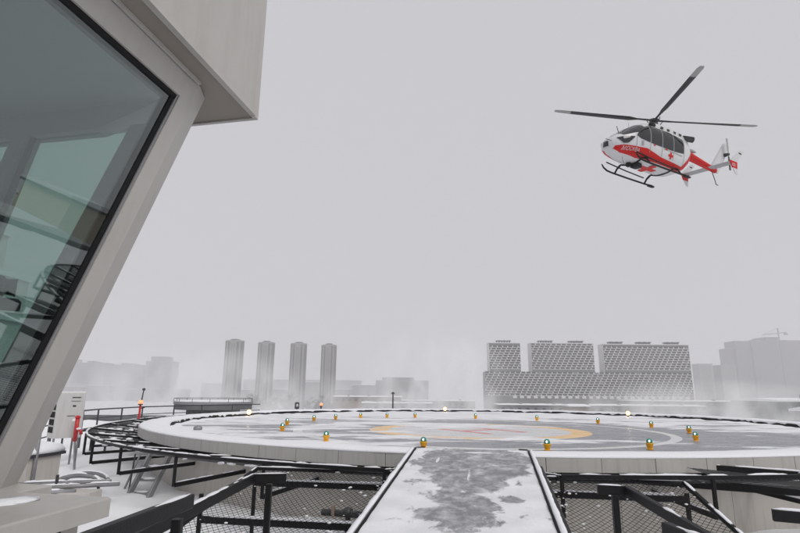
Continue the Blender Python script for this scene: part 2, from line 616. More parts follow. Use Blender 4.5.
step = R_(360) / 84
proto = None
for k in range(84):
    a0 = k * step
    if not (R_(150) <= a0 <= R_(345)):
        continue
    jit = random.uniform(-0.004, 0.004)
    mb = MB()
    wedge(mb, PR - 0.028, PR + jit, a0 + 0.0004, a0 + step - 0.0004, -0.115, 0.135)
    mb.build('rim_panel', M['rim'], pad)
wstep = R_(360) / 36
for k in range(36):
    a0 = k * wstep + R_(2)
    if not (R_(160) <= a0 <= R_(350)):
        continue
    mb = MB()
    wedge(mb, PR - 0.44, PR - 0.40 + random.uniform(-0.004, 0.004), a0 + 0.0003, a0 + wstep - 0.0003, RZ - 0.25, -0.10, 5)
    mb.build('wall_panel', M['clad'], pad)

# perimeter and touchdown lights standing on the deck
LIGHTS = [(-1.91, 14.66, 'nearest left on the deck, beside the ramp head'), (-3.79, 18.03, 'nearer of the close pair at the left'),
          (-4.26, 21.09, 'farther of the close pair at the left'), (-3.68, 23.95, 'first of the far row counting from the left'),
          (-2.89, 25.24, 'second of the far row counting from the left'), (-1.86, 26.9, 'third of the far row counting from the left'),
          (-0.58, 27.32, 'fourth of the far row counting from the left'), (0.82, 27.67, 'just left of the glaring far flood lamp'),
          (3.8, 27.2, 'just right of the glaring far flood lamp'), (6.53, 26.0, 'in front of the stair patterned block, far side'),
          (8.63, 23.86, 'left of the right hand flood lamp'), (9.82, 21.44, 'right of the right hand flood lamp'),
          (9.84, 18.73, 'farther of the close pair at the right'), (8.38, 15.64, 'nearer of the close pair at the right'),
          (5.97, 13.22, 'near edge, right of the ramp by itself'), (3.42, 12.8, 'at the right corner of the ramp head'),
          (0.59, 13.11, 'at the left corner of the ramp head')]


def lamp_proto():
    t = thing('deck_light', 'orange deck light with green lens', 'deck light')
    mb = MB().lathe((0, 0, 0), [(0.075, 0.0), (0.085, 0.012), (0.05, 0.03), (0.05, 0.04)])
    mb.build('base_flange', M['orange'], t)
    mb = MB().lathe((0, 0, 0), [(0.055, 0.03), (0.065, 0.05), (0.085, 0.125), (0.092, 0.14), (0.086, 0.15), (0.06, 0.152)])
    mb.build('housing', M['orange'], t, smooth=True)
    mb = MB().lathe((0, 0, 0), [(0.068, 0.15), (0.072, 0.175), (0.066, 0.21), (0.048, 0.24), (0.02, 0.252), (0.002, 0.254)])
    ln = mb.build('lens', M['green'], t, smooth=True)
    mb = MB().blob((0, -0.05, 0.192), 0.026, 0.03, 0.034, amp=0)
    mb.build('bulb', M['bulb'], ln, smooth=True)
    return t


lp = lamp_proto()
for i, (x, y, w) in enumerate(LIGHTS):
    t = lp if i == 0 else copy_tree(lp)
    t.location = (x, y, 0.0)
    t.rotation_euler = (0, 0, math.atan2(-x, y) + random.uniform(-0.15, 0.15))
    t['label'] = 'orange deck light with green lens, ' + w
    t['group'] = 'orange and green lights on the helipad'

# floodlights on the inner rim, lit
for (x, y, w) in ((3.0, 35.6, 'at the middle of the far helipad rim'), (12.9, 30.9, 'on the right far helipad rim, mirrored in the wet deck'), (-7.6, 27.9, 'on the left far helipad rim')):
    t = thing('flood_lamp', 'lit low flood lamp ' + w, 'flood lamp', (x, y, 0), math.atan2(-x, y), 'lit flood lamps on the rim')
    MB().box(-0.05, 0.05, 0.02, 0.12, 0.0, 0.06).build('foot', M['dkmetal'], t, local=True)
    hb = MB().lathe((0, 0, 0), [(0.06, -0.11), (0.11, -0.10), (0.14, 0.03)])
    hb.v = [Vector((p.x, -p.z, p.y + 0.2)) for p in hb.v]
    sh = hb.build('housing', M['dkmetal'], t, local=True)
    lb = MB().lathe((0, 0, 0), [(0.13, 0.032), (0.10, 0.05), (0.03, 0.058)])
    lb.v = [Vector((p.x, -p.z, p.y + 0.2)) for p in lb.v]
    ln = lb.build('lens', M['flood'], t, local=True, smooth=True)
    MB().blob((0, -0.06, 0.2), 0.055, 0.03, 0.055, amp=0).build('bulb', M['flood_core'], ln, local=True, smooth=True)
tag(MB().blob((-6.6, 18.2, 0.05), 0.15, 0.15, 0.10, 3, amp=0.05).build('dark_deck_fitting', M['galv'], smooth=True), 'dark domed fitting on the snow near the left helipad rim', 'deck fitting')


# ------------------------------------------------------------------ snow caps and nets
def cap_on(path, width, h, seed, every=0.06, gap=-0.35):
    """lumpy snow lying along a rail"""
    mb = MB()
    pts = [Vector(p) for p in path]
    dense = []
    for a, b in zip(pts[:-1], pts[1:]):
        n = max(2, int((b - a).length / every))
        for i in range(n):
            dense.append(a.lerp(b, i / n))
    dense.append(pts[-1])
    run = []

    def flush():
        if len(run) > 2:
            mb.loft(run)
    for i, p in enumerate(dense):
        k = noise.noise(Vector((i * every * 2.2 + seed * 7.3, seed, 0))) + 0.5 * noise.noise(Vector((i * every * 9 + seed, 3, 0)))
        if k < gap:
            flush()
            run = []
            continue
        d = (dense[min(i + 1, len(dense) - 1)] - dense[max(i - 1, 0)]).normalized()
        x = d.cross(Vector((0, 0, 1))).normalized()
        ta = min(1.0, max(0.05, (k - gap) / 0.22), ) * min(1.0, 0.25 + i / 3, 0.25 + (len(dense) - 1 - i) / 3)
        hh = h * (0.65 + 0.6 * max(-0.6, k)) * ta
        w = width * (0.45 + 0.12 * k) * (0.25 + 0.75 * ta)
        run.append([p - x * w, p - x * w * 0.95 + Vector((0, 0, hh * 0.55)), p + Vector((0, 0, hh)) + x * w * 0.1 * k, p + x * w * 0.95 + Vector((0, 0, hh * 0.55)), p + x * w])
    flush()
    return mb


def wires(fn, U, V, pitch, r=0.0032, seg=0.35):
    """diamond wire net; fn(u,v)->point for u in 0..U, v in 0..V (metres)"""
    mb = MB()
    for s in (1, -1):
        c = -V if s == 1 else 0.0
        end = U if s == 1 else U + V
        while c < end:
            pts = []
            # line u = c + s*v
            v0, v1 = 0.0, V
            if s == 1:
                v0 = max(v0, -c)
                v1 = min(v1, U - c)
            else:
                v0 = max(v0, c - U)
                v1 = min(v1, c)
            if v1 - v0 > 0.02:
                n = max(1, int(math.ceil((v1 - v0) / seg)))
                pts = [fn(c + s * (v0 + (v1 - v0) * i / n), v0 + (v1 - v0) * i / n) for i in range(n + 1)]
                mb.tube(pts, r, 3)
            c += pitch
    return mb


NRR = PR + 1.4                              # outer rail radius
net = thing('perimeter_safety_net', 'black steel safety net frame with snowy rail running round the helipad', 'safety net', (PC.x, PC.y, -0.7))


def arc(r, a0, a1, z, n):
    return [pol(r, a0 + (a1 - a0) * i / n, z) for i in range(n + 1)]


RAMP_T = Vector((1.41, 10.8, 0.0))
RAMP_D = Vector((0.165, 0.986, 0)).normalized()
RAMP_N = Vector((RAMP_D.y, -RAMP_D.x, 0))
arcs = [(R_(110), R_(254.6)), (R_(265.6), R_(330))]
for k, (a0, a1) in enumerate(arcs):
    pth = arc(NRR, a0, a1, 0.02, 90 if k == 0 else 40)
    MB().bar(pth, 0.05, 0.06).build('rail', M['black'], net)
    cap_on([p + Vector((0, 0, 0.034)) for p in pth], 0.07, 0.03, 3 + k, gap=-0.25).build('rail_snow', M['snow_fine'], net, smooth=True, kind='stuff')
    MB().bar(arc(PR - 0.36, a0, a1, -0.22, 60), 0.05, 0.07).build('inner_rail', M['black'], net)
    span = (a1 - a0)
    U = span * NRR

    def fn(u, v, a0=a0, a1=a1, U=U):
        a = a0 + (a1 - a0) * u / U
        r = NRR + (PR - 0.36 - NRR) * v / 1.72
        z = 0.0 - 0.22 * v / 1.72 - 0.10 * math.sin(math.pi * v / 1.72)
        return pol(r, a, z)
    wires(fn, U, 1.72, 0.10, 0.004, 0.5).build('wire_mesh', M['dkmetal'], net, kind='stuff')
    nb = int(span * NRR / 2.3)
    for i in range(nb + 1):
        a = a0 + span * i / nb
        if a < R_(150):
            continue
        mb = MB()
        mb.bar([pol(NRR, a, 0.0), pol(NRR, a, -0.58)], 0.055, 0.055)
        br = mb.build('bracket_post', M['black'], net)
        MB().bar([pol(NRR - 0.03, a, -0.56), pol(PR - 0.40, a, -0.50)], 0.05, 0.08).build('bracket_arm', M['black'], net)
        MB().bar([pol(NRR - 0.03, a, 0.0), pol(PR - 0.40, a, -0.20)], 0.05, 0.06).build('net_spoke', M['black'], net)
        cap_on([pol(NRR - 0.05, a, -0.51), pol(PR - 0.45, a, -0.45)], 0.06, 0.022, i + 20).build('arm_snow', M['snow_fine'], net, smooth=True, kind='stuff')
        cap_on([pol(NRR - 0.05, a, 0.028), pol(PR - 0.05, a, -0.14)], 0.06, 0.03, i + 50).build('spoke_snow', M['snow_fine'], net, smooth=True, kind='stuff')
sb = MB()
for i in range(150):                        # clods of snow caught in the net
    a = random.uniform(R_(180), R_(252)) if i < 125 else random.uniform(R_(272), R_(320))
    r = random.uniform(PR + 0.1, NRR - 0.1)
    v = (NRR - r) / (NRR - PR + 0.36)
    s_ = random.uniform(0.02, 0.08)
    sb.blob(pol(r, a, -0.18 * v - 0.07 + 0.01), s_ * 1.5, s_ * 1.2, s_ * 0.5, i, 8, 5)
sb.build('net_snow', M['snow_fine'], net, smooth=True, kind='stuff')

# ------------------------------------------------------------------ ramp
LEN = 8.0
SL = 0.39 / 4.6


def rp(s, t, dz=0.0):                       # s across (right +), t metres down from the head
    p = RAMP_T - RAMP_D * t + RAMP_N * s
    p.z = 0.215 - SL * t + dz
    return p


ang = math.atan2(-RAMP_D.x, RAMP_D.y)
ramp = thing('access_ramp', 'wide snowy ramp with dark wet patch leading up to the helipad', 'ramp', tuple(RAMP_T), ang)
M['ramp'] = masked_ground('ramp_surface', None, blobs=[(0.05, -1.0, 1.15, 1.5, 0.50), (0.12, -1.9, 1.0, 1.1, 0.26), (0.0, -2.9, 0.75, 0.8, 0.24), (0.02, -4.0, 0.62, 0.9, 0.30), (-0.75, -2.6, 0.25, 0.3, 0.2), (0.62, -3.3, 0.22, 0.25, 0.25), (0.03, -1.9, 0.05, 0.75, -0.42), (0.30, -1.1, 0.045, 0.4, -0.36), (-0.2, -1.75, 0.32, 0.06, -0.45), (-0.55, -1.0, 0.04, 0.3, -0.35)],
                          nscale=2.6, thr=0.66, soft=0.05, base=(0.125, 0.128, 0.135), rough=0.35, gain=0.75, smear=0.06, stretch=(1, 0.8, 1), dscale=5.0)
HW = 1.06
rd = MB()
n1, n2 = 16, 60
rd.v = [rp(-HW + 2 * HW * i / n1, LEN * j / n2, 0.012 * noise.noise(Vector((i * 0.6, j * 0.5, 0)))) for j in range(n2 + 1) for i in range(n1 + 1)]
rd.f = [(j * (n1 + 1) + i, (j + 1) * (n1 + 1) + i, (j + 1) * (n1 + 1) + i + 1, j * (n1 + 1) + i + 1) for j in range(n2) for i in range(n1)]
rd.build('ramp_deck', M['ramp'], ramp, smooth=True)
rd = MB().hexa([rp(-HW + .02, LEN, -0.16), rp(HW - .02, LEN, -0.16), rp(HW - .02, 0.95, -0.16), rp(-HW + .02, 0.95, -0.16),
                rp(-HW + .02, LEN, -0.03), rp(HW - .02, LEN, -0.03), rp(HW - .02, 0.95, -0.03), rp(-HW + .02, 0.95, -0.03)])
rd.build('ramp_slab', M['concrete'], ramp)
for s in (-1, 1):
    MB().bar([rp(s * (HW + 0.012), 0.02, 0.0), rp(s * (HW + 0.012), LEN, 0.0)], 0.016, 0.05).build('kerb_strip', M['black_rough'], ramp)
    MB().bar([rp(s * (HW + 0.055), 0.1, -0.02), rp(s * (HW + 0.055), LEN, -0.02)], 0.06, 0.10).build('kerb_rail', M['galv'], ramp)
    cap_on([rp(s * (HW + 0.062), 0.1, 0.03), rp(s * (HW + 0.062), LEN, 0.03)], 0.075, 0.03, 9 + s, gap=-1).build('kerb_snow', M['snow_fine'], ramp, smooth=True, kind='stuff')
    MB().bar([rp(s * (HW - 0.0), 0.01, 0.016), rp(s * (HW - 0.16), -0.01, 0.016)], 0.02, 0.02).build('corner_strip', M['black_rough'], ramp)
    MB().bar([rp(s * (HW + 0.14), 1.0, -0.14), rp(s * (HW + 0.14), 7.6, -0.14)], 0.08, 0.16).build('side_beam', M['black'], ramp)
    for t_ in (2.2, 4.6, 7.0):
        MB().bar([rp(s * (HW - 0.1), t_, -0.2), Vector((rp(s * (HW - 0.1), t_).x, rp(s * (HW - 0.1), t_).y, RZ - 0.1))], 0.1, 0.1).build('leg', M['black'], ramp)

# nets that flank the ramp, falling towards the walkway
for s, w0, w1, lab in ((-1, 2.5, 3.1, 'left'), (1, 2.1, 2.6, 'right')):
    base = rp(s * (HW + 0.2), 4.4)
    nt_ = thing('ramp_side_net', 'black chain link net on snowy frame at the %s side of the ramp' % lab, 'safety net', (base.x, base.y, RZ), 0, 'chain link nets beside the ramp')
    t0, t1 = 1.45, 4.7
    SLO = math.hypot(t1 - t0, 1.0)

    def q(c, t, dz=0.0, s=s, w0=w0, w1=w1, zz=None):   # c 0..1 across from the ramp edge outward
        f = (t - t0) / (t1 - t0)
        p = RAMP_T - RAMP_D * t + RAMP_N * (s * (HW + 0.17 + (w0 + (w1 - w0) * f) * c))
        p.z = (-0.06 - 1.0 * f if zz is None else zz) + dz
        return p
    WV = (w0 + w1) / 2

    def fn(u, v, q=q, WV=WV, SLO=SLO, s=s):
        c = v / WV
        f = u / SLO
        return q(c, t0 + (t1 - t0) * f, -0.13 * math.sin(math.pi * c) * math.sin(math.pi * min(1, max(0, f))) + 0.015 * noise.noise(Vector((u * 2, v * 2, s))))
    wires(fn, SLO, WV, 0.092, 0.0036, 0.3).build('wire_mesh', M['black_rough'], nt_, kind='stuff')
    MB().tube([q(1, t0), q(1, t1)], 0.04).build('outer_pipe', M['black'], nt_)
    cap_on([q(1, t0, 0.035), q(1, t1, 0.035)], 0.055, 0.018, 30 + s, gap=-0.15).build('pipe_snow', M['snow_fine'], nt_, smooth=True, kind='stuff')
    MB().tube([q(0, t0), q(0, t1)], 0.03).build('inner_pipe', M['black'], nt_)
    cap_on([q(0, t0, 0.02), q(0, t1, 0.02)], 0.10, 0.045, 33 + s, gap=-0.9).build('pipe_snow', M['snow_fine'], nt_, smooth=True, kind='stuff')
    MB().tube([q(0, t0), q(1, t0)], 0.03).build('top_pipe', M['black'], nt_)
    cap_on([q(0, t0, 0.03), q(1, t0, 0.03)], 0.07, 0.035, 36 + s, gap=-0.9).build('pipe_snow', M['snow_fine'], nt_, smooth=True, kind='stuff')
    MB().tube([q(0, t1), q(1, t1)], 0.03).build('bottom_pipe', M['black'], nt_)
    cl = MB()
    for i in range(110):                     # crumbs of snow caught in the mesh
        u_, v_ = random.uniform(0.1, SLO - 0.1), random.uniform(0.05, WV - 0.05) ** 1.0
        if random.random() < 0.5:
            v_ = abs(random.gauss(0, 0.18))
        e_ = random.uniform(0.006, 0.022)
        cl.blob(fn(u_, min(v_, WV)) + Vector((0, 0, 0.008)), e_ * 1.5, e_ * 1.3, e_ * 0.6, i, 7, 4, 0.4)
    cl.build('net_snow', M['snow_fine'], nt_, smooth=True, kind='stuff')
    for t_, z_ in ((1.25, -0.33), (2.62, -0.66)):
        MB().bar([q(-0.05, t_, zz=z_), q(1.06, t_, zz=z_)], 0.06, 0.10).build('cross_beam', M['black'], nt_)
        cap_on([q(-0.03, t_, 0.051, zz=z_), q(1.0, t_, 0.051, zz=z_)], 0.08, 0.045, 40 + s + t_, gap=-0.7).build('beam_snow', M['snow_fine'], nt_, smooth=True, kind='stuff')
        MB().bar([q(1.06, t_, 0.02, zz=z_ + (0.35 if s < 0 and t_ > 2 else 0.07)), q(1.06, t_, zz=RZ - 0.1)], 0.06, 0.06).build('leg', M['black'], nt_)
# small pipe valve below the left net
vv = thing('pipe_valve', 'small dark valve with red tag below the left ramp net', 'valve', (-0.75, 8.6, RZ))
MB().tube([(-1.15, 8.7, -0.5), (-0.45, 8.5, -0.5)], 0.05).build('pipe', M['dkmetal'], vv)
MB().blob((-0.75, 8.6, -0.48), 0.08, 0.08, 0.08, 2).build('valve_body', M['dkmetal'], vv, smooth=True)
MB().tube([(-0.75, 8.6, -0.5), (-0.75, 8.6, RZ - 0.1)], 0.04).build('riser', M['dkmetal'], vv)
MB().box(-1.0, -0.95, 8.56, 8.66, -0.53, -0.38).build('tag', M['brickish'], vv)

# walkway the viewer stands on
wk = MB()
pl = [rp(-HW - 0.02, LEN, 0), rp(HW + 0.02, LEN, 0)]
zb = pl[0].z - 0.01
wk.hexa([Vector((-1.75, -4, zb - 0.2)), Vector((1.2, -4, zb - 0.2)), Vector((pl[1].x, pl[1].y, zb - 0.2)), Vector((pl[0].x, pl[0].y, zb - 0.2)),
         Vector((-1.75, -4, zb)), Vector((1.2, -4, zb)), Vector((pl[1].x, pl[1].y, zb)), Vector((pl[0].x, pl[0].y, zb))])
o = wk.build('walkway', M['snow'])
o['kind'] = 'structure'


# handrails
def rail(name, label, path, post_at, snow=True, extra=()):
    b = post_at[0]
    t = thing(name, label, 'handrail', (b[0], b[1], zb), 0, 'black handrails beside the walkway')
    MB().bar(path, 0.045, 0.065).build('rail', M['black'], t)
    for p in post_at:
        MB().bar([(p[0], p[1], p[2] - 0.035), (p[0], p[1], zb - 0.25)], 0.045, 0.045).build('post', M['black'], t)
    for e in extra:
        MB().bar(e, 0.035, 0.05).build('lower_rail', M['black'], t)
    if snow:
        cap_on([Vector(p) + Vector((0, 0, 0.033)) for p in path], 0.04, 0.008, b[0] * 3, every=0.02, gap=0.05).build('rail_snow', M['snow_fine'], t, smooth=True, kind='stuff')
    return t


rail('handrail', 'black handrail with bent end left of the ramp', [(-1.50, 1.95, 0.49), (-1.07, 4.15, 0.665), (-0.83, 4.19, 0.665)], [(-0.95, 4.17, 0.66), (-1.42, 2.4, 0.52)])
rail('handrail', 'black handrail with bent end right of the ramp', [(1.72, 2.3, 0.46), (1.69, 4.17, 0.600), (1.48, 4.21, 0.603)], [(1.60, 4.19, 0.60), (1.73, 2.6, 0.48)])
rail('handrail', 'thick dark handrail end beside the booth sill, nearest the viewer', [(-1.10, 0.4, 0.79), (-1.07, 1.9, 0.79), (-1.005, 2.75, 0.775)], [(-1.02, 2.66, 0.75), (-1.12, 1.2, 0.75)])
rail('handrail', 'snow topped handrail end at the bottom right', [(1.36, 0.4, 0.70), (1.30, 2.0, 0.69), (1.27, 2.72, 0.675)], [(1.28, 2.6, 0.65), (1.33, 1.2, 0.65)])

# dark frames to the right of the ramp, below the rim
rf = thing('steel_service_frame', 'black steel frame with snow on its beams at the right edge below the rim', 'steel frame', (5.6, 7.6, RZ))
for nm, a, b, w, h in (('beam', (4.6, 10.65, -0.30), (7.9, 8.3, -0.20), 0.09, 0.14), ('beam', (5.05, 7.7, -0.28), (8.2, 6.7, -0.36), 0.09, 0.15),
                       ('beam', (5.5, 10.55, -0.02), (8.2, 9.6, -0.12), 0.07, 0.10), ('post', (5.75, 7.5, -0.3), (5.75, 7.5, RZ - 0.1), 0.16, 0.16),
                       ('post', (7.5, 8.5, -0.15), (7.5, 8.5, RZ - 0.1), 0.12, 0.12), ('tie', (6.6, 9.0, -0.16), (6.3, 7.35, -0.3), 0.07, 0.09)):
    MB().bar([a, b], w, h).build(nm, M['black'], rf)
    if nm != 'post':
        cap_on([Vector(a) + Vector((0, 0, h / 2)), Vector(b) + Vector((0, 0, h / 2))], w, 0.035, a[0] + a[1], gap=-0.5).build('beam_snow', M['snow_fine'], rf, smooth=True, kind='stuff')
fr_ = lambda u, v: Vector((5.3 + u * 0.97, 10.3 - u * 0.42 - v * 0.9, -0.02 - 0.05 * u + -0.04 * v))
wires(fr_, 2.8, 1.4, 0.10, 0.004, 0.6).build('wire_mesh', M['dkmetal'], rf, kind='stuff')

# ------------------------------------------------------------------ control booth
BO = Vector((-2.03, 2.90, 0.0))
booth = thing('control_booth', 'greige control booth with outward leaning glass and deep roof eaves', 'booth', (BO.x, BO.y, RZ), R_(-11.5))
FR[booth.name] = Matrix.Translation((BO.x, BO.y, 0)) @ Matrix.Rotation(R_(-11.5), 4, 'Z')
booth.matrix_world = FR[booth.name]
ZB, LN, HH = 0.80, 0.515, 2.48
ZT = ZB + HH
BW, BD = 3.6, 5.2                           # booth width (to the left) and depth (towards and behind the viewer)


def L_(mb, name, mat, parent=booth, **k):
    return mb.build(name, mat, parent, local=True, **k)


def lean(poly, k0=0.0, k1=1.0, lx=1, ly=1):
    """plan polygon extruded along the leaning corner edge"""
    return [[(x + LN * lx * k, y + LN * ly * k, ZB + HH * k) for x, y in poly] for k in (k0, k1)]


L_(MB().loft(lean([(-0.19, -0.03), (-0.06, -0.125), (0, -0.125), (0, 0), (-0.055, 0.15), (-0.19, 0.15)], -0.01, 1.03)), 'corner_post', M['booth'])
L_(MB().loft(lean([(-0.10, -0.175), (-0.018, -0.175), (-0.018, -0.126), (-0.10, -0.126)])), 'corner_gasket', M['black_rough'])
L_(MB().loft(lean([(-0.075, -0.142), (-0.008, -0.142), (-0.008, -0.130), (-0.075, -0.130)])), 'glazing_bead', M['galv'])


def sideq(k, y, dx=0.0, dz=0.0):            # a point on the leaning side face
    return Vector((LN * k + dx, y, ZB + HH * k + dz))


yT = -BD
mull = [(-2.55, -2.45)]
# side panes
for ya, yb in ((-2.45, -0.17), (-BD, -2.55)):
    ka, kb = 0.02, 0.965
    yb2 = yb + (LN if yb > -0.5 else 0)
    p = [sideq(ka, ya, -0.05), sideq(ka, ya, -0.026), sideq(ka, yb + 0.01, -0.026), sideq(ka, yb + 0.01, -0.05),
         sideq(kb, ya, -0.05), sideq(kb, ya, -0.026), sideq(kb, yb2, -0.026), sideq(kb, yb2, -0.05)]
    L_(MB().hexa(p), 'side_pane', M['glass'])
L_(MB().hexa([sideq(0, -2.55, -0.1), sideq(0, -2.55, 0), sideq(0, -2.45, 0), sideq(0, -2.45, -0.1), sideq(1, -2.55, -0.1), sideq(1, -2.55, 0), sideq(1, -2.45, 0), sideq(1, -2.45, -0.1)]), 'mullion', M['booth'])
# head frame along the side and its gasket
L_(MB().hexa([sideq(0.965, -BD, -0.12), sideq(0.965, -BD, 0.0), sideq(0.965, LN * 0.965 - 0.12, 0.0), sideq(0.965, LN * 0.965 - 0.12, -0.12),
              sideq(1.03, -BD, -0.12), sideq(1.03, -BD, 0.0), sideq(1.03, LN * 1.03 - 0.12, 0.0), sideq(1.03, LN * 1.03 - 0.12, -0.12)]), 'head_frame', M['booth'])
L_(MB().hexa([sideq(0.952, -BD, -0.10), sideq(0.952, -BD, -0.012), sideq(0.952, LN * .952 - 0.13, -0.012), sideq(0.952, LN * .952 - 0.13, -0.10),
              sideq(0.964, -BD, -0.10), sideq(0.964, -BD, -0.012), sideq(0.964, LN * .964 - 0.13, -0.012), sideq(0.964, LN * .964 - 0.13, -0.10)]), 'head_gasket', M['black_rough'])
# sill ledge and base wall
L_(MB().cbox(-0.22, 0.70, -BD, -0.06, ZB - 0.085, ZB, 0.008), 'sill', M['booth'])
L_(MB().cbox(-0.22, 0.16, -0.06, 0.16, ZB - 0.085, ZB - 0.003, 0.006), 'sill_return', M['booth'])
L_(MB().box(0.30, 0.62, -BD, -0.16, RZ - 0.2, ZB - 0.086), 'base_wall', M['booth'])
L_(MB().box(0.621, 0.632, -0.30, -0.27, RZ - 0.2, ZB - 0.09), 'wall_joint', M['black_rough'])
L_(MB().box(-BW, 0.30, -BD, 0.02, RZ - 0.2, -0.55), 'plinth', M['concrete'])
L_(MB().box(-BW, 0.12, -0.08, 0.10, -0.55, ZB - 0.086), 'front_wall', M['booth'])
L_(MB().box(-BW - 0.1, -BW, -BD, 0.1, RZ - 0.2, ZB), 'left_wall', M['booth'])
L_(MB().box(-BW, 0.30, -BD - 0.12, -BD, -0.55, ZT), 'back_wall', M['booth_in'])
L_(MB().box(-BW, 0.30, -BD, -0.08, -0.56, -0.5), 'floor', M['dark_in'])
# ceiling, a beam and ceiling lamp panels
zc = ZT - 0.02
L_(MB().box(-BW, LN - 0.13, -BD, LN - 0.02, zc, zc + 0.05), 'ceiling', M['ceil'])
L_(MB().box(-BW, LN - 0.14, -1.72, -1.45, zc - 0.20, zc - 0.002), 'ceiling_beam', M['dark_in'])


def frq(k, x, dy=0.0):                      # a point on the leaning front face
    return Vector((x, LN * k + dy, ZB + HH * k))


def fbar(xa, xb, ka, kb, d0, d1, name, mat, xa1=None, xb1=None):
    xa1 = xa if xa1 is None else xa1
    xb1 = xb if xb1 is None else xb1
    L_(MB().hexa([frq(ka, xa, d0), frq(ka, xb, d0), frq(ka, xb, d1), frq(ka, xa, d1), frq(kb, xa1, d0), frq(kb, xb1, d0), frq(kb, xb1, d1), frq(kb, xa1, d1)]), name, mat)


fbar(-BW, -0.195, 0.91, 1.0, -0.02, 0.10, 'front_header', M['booth_in'], -BW, LN - 0.195)
fbar(-BW, -0.195, 0.0, 0.05, -0.02, 0.10, 'front_sill_frame', M['booth_in'], -BW, -0.17)
fx = [-0.195, -0.80, -1.60, -2.50, -BW]
for i in range(4):
    xr, xl = fx[i] - (0 if i == 0 else 0.05), fx[i + 1] + (0.05 if i < 3 else 0)
    if i == 0:
        fbar(xl, xr, 0.05, 0.91, 0.03, 0.055, 'front_pane', M['glass2'], xl + 0.0, xr + LN * 0.87)
        fbar(xr - 0.16, xr, 0.05, 0.91, -0.03, 0.029, 'inner_stile', M['booth_in'], xr - 0.16 + LN * 0.87, xr + LN * 0.87)
    else:
        fbar(xl, xr, 0.05, 0.91, 0.03, 0.055, 'front_pane', M['glass2'])
    if i < 3:
        fbar(xl - 0.10, xl, 0.05, 0.91, -0.05, 0.09, 'front_mullion', M['booth_in'])
        fbar(xl + 0.001, xl + 0.03, 0.05, 0.91, 0.0, 0.029, 'mullion_gasket', M['black_rough'])
# roof: soffit, fascia boards, drip trims
EX, EY = 0.70, 1.02
zs = ZT + 0.085
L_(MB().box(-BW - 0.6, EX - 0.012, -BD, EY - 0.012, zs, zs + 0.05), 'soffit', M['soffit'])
L_(MB().box(LN * 1.0 + 0.025, LN + 0.045, -BD, LN - 0.02, zs - 0.022, zs - 0.001), 'soffit_trim', M['booth'])
L_(MB().box(EX - 0.011, EX + 0.02, -BD, EY - 0.05, zs - 0.012, zs + 1.35), 'side_fascia', M['booth'])
L_(MB().box(EX - 0.011, EX + 0.018, EY - 0.046, EY + 0.018, zs - 0.012, zs + 1.35), 'corner_trim', M['booth'])
L_(MB().box(-BW - 0.6, EX - 0.012, EY - 0.011, EY + 0.018, zs - 0.012, zs + 1.35), 'front_fascia', M['booth'])
L_(MB().box(EX + 0.021, EX + 0.034, -BD, EY - 0.052, zs - 0.018, zs + 0.03), 'drip_trim', M['booth'])
L_(MB().box(-BW - 0.6, EX - 0.02, -BD, EY - 0.02, zs + 1.3, zs + 1.34), 'roof_sheet', M['membrane'])
ssn = MB()
for i in range(7):
    ssn.blob((0.10 + random.uniform(0, 0.3), -0.25 - i * 0.12 + random.uniform(-0.05, 0.05), ZB), random.uniform(0.06, 0.12), random.uniform(0.08, 0.16), 0.012, i, 10, 5, 0.5)
L_(ssn, 'sill_snow', M['snow_fine'], smooth=True, kind='stuff')
# interior desk and screens
dsk = thing('control_desk', 'dim grey desk inside the booth behind the slanted glass', 'desk', tuple(FR[booth.name] @ Vector((-1.7, -0.75, -0.5))), R_(-11.5))
MB().box(-1.75, 1.25, -0.4, 0.42, 0.98, 1.03).build('desk_top', M['booth_in'], dsk, local=True)
for sx in (-1.6, 1.1):
    MB().box(sx - 0.04, sx + 0.04, -0.35, 0.35, 0.0, 0.98).build('leg', M['dark_in'], dsk, local=True)
for i, sx in enumerate((-0.95, -0.2, 0.5)):
    mo = thing('monitor', 'dark flat screen on the booth desk, %s' % ('farthest from the corner post', 'middle of three', 'nearest the corner post')[i], 'monitor', tuple(FR[booth.name] @ Vector((-1.7 + sx, -0.6, 0.53))), R_(-11.5 + random.uniform(-8, 8)), 'screens on the booth desk')
    MB().box(-0.26, 0.26, -0.02, 0.02, 0.12, 0.44).build('screen', M['dark_in'], mo, local=True)
    MB().box(-0.03, 0.03, 0.021, 0.05, 0.0, 0.25).build('stand', M['dark_in'], mo, local=True)
    MB().box(-0.12, 0.12, -0.08, 0.10, 0.0, 0.012).build('foot', M['dark_in'], mo, local=True)
# black camera on an arm just behind the glass
cp = FR[booth.name] @ Vector((-0.02, -0.24, 1.74))
cm = thing('video_camera', 'black camera with dangling cable behind the booth glass at the left edge', 'camera', tuple(cp), R_(37))
MB().cbox(-0.20, 0.06, -0.06, 0.06, 0.02, 0.12, 0.012).build('body', M['black_rough'], cm, local=True)
MB().cbox(-0.22, 0.14, -0.075, 0.075, -0.045, 0.005, 0.015).build('plate', M['black_rough'], cm, local=True)
MB().tube([(0.06, 0, 0.07), (0.10, 0, 0.07), (0.11, 0, 0.07)], [0.04, 0.045, 0.05], 12).build('lens', M['black'], cm, local=True)
MB().bar([(-0.12, 0, -0.04), (-0.13, 0, -0.35)], 0.05, 0.05).build('arm', M['black_rough'], cm, local=True)
MB().blob((-0.13, 0, -0.30), 0.07, 0.06, 0.09, 4).build('joint', M['black_rough'], cm, local=True, smooth=True)
MB().bar([(-0.13, 0, -0.35), (-0.13, 0, -0.93)], 0.035, 0.035).build('stand', M['black_rough'], cm, local=True)
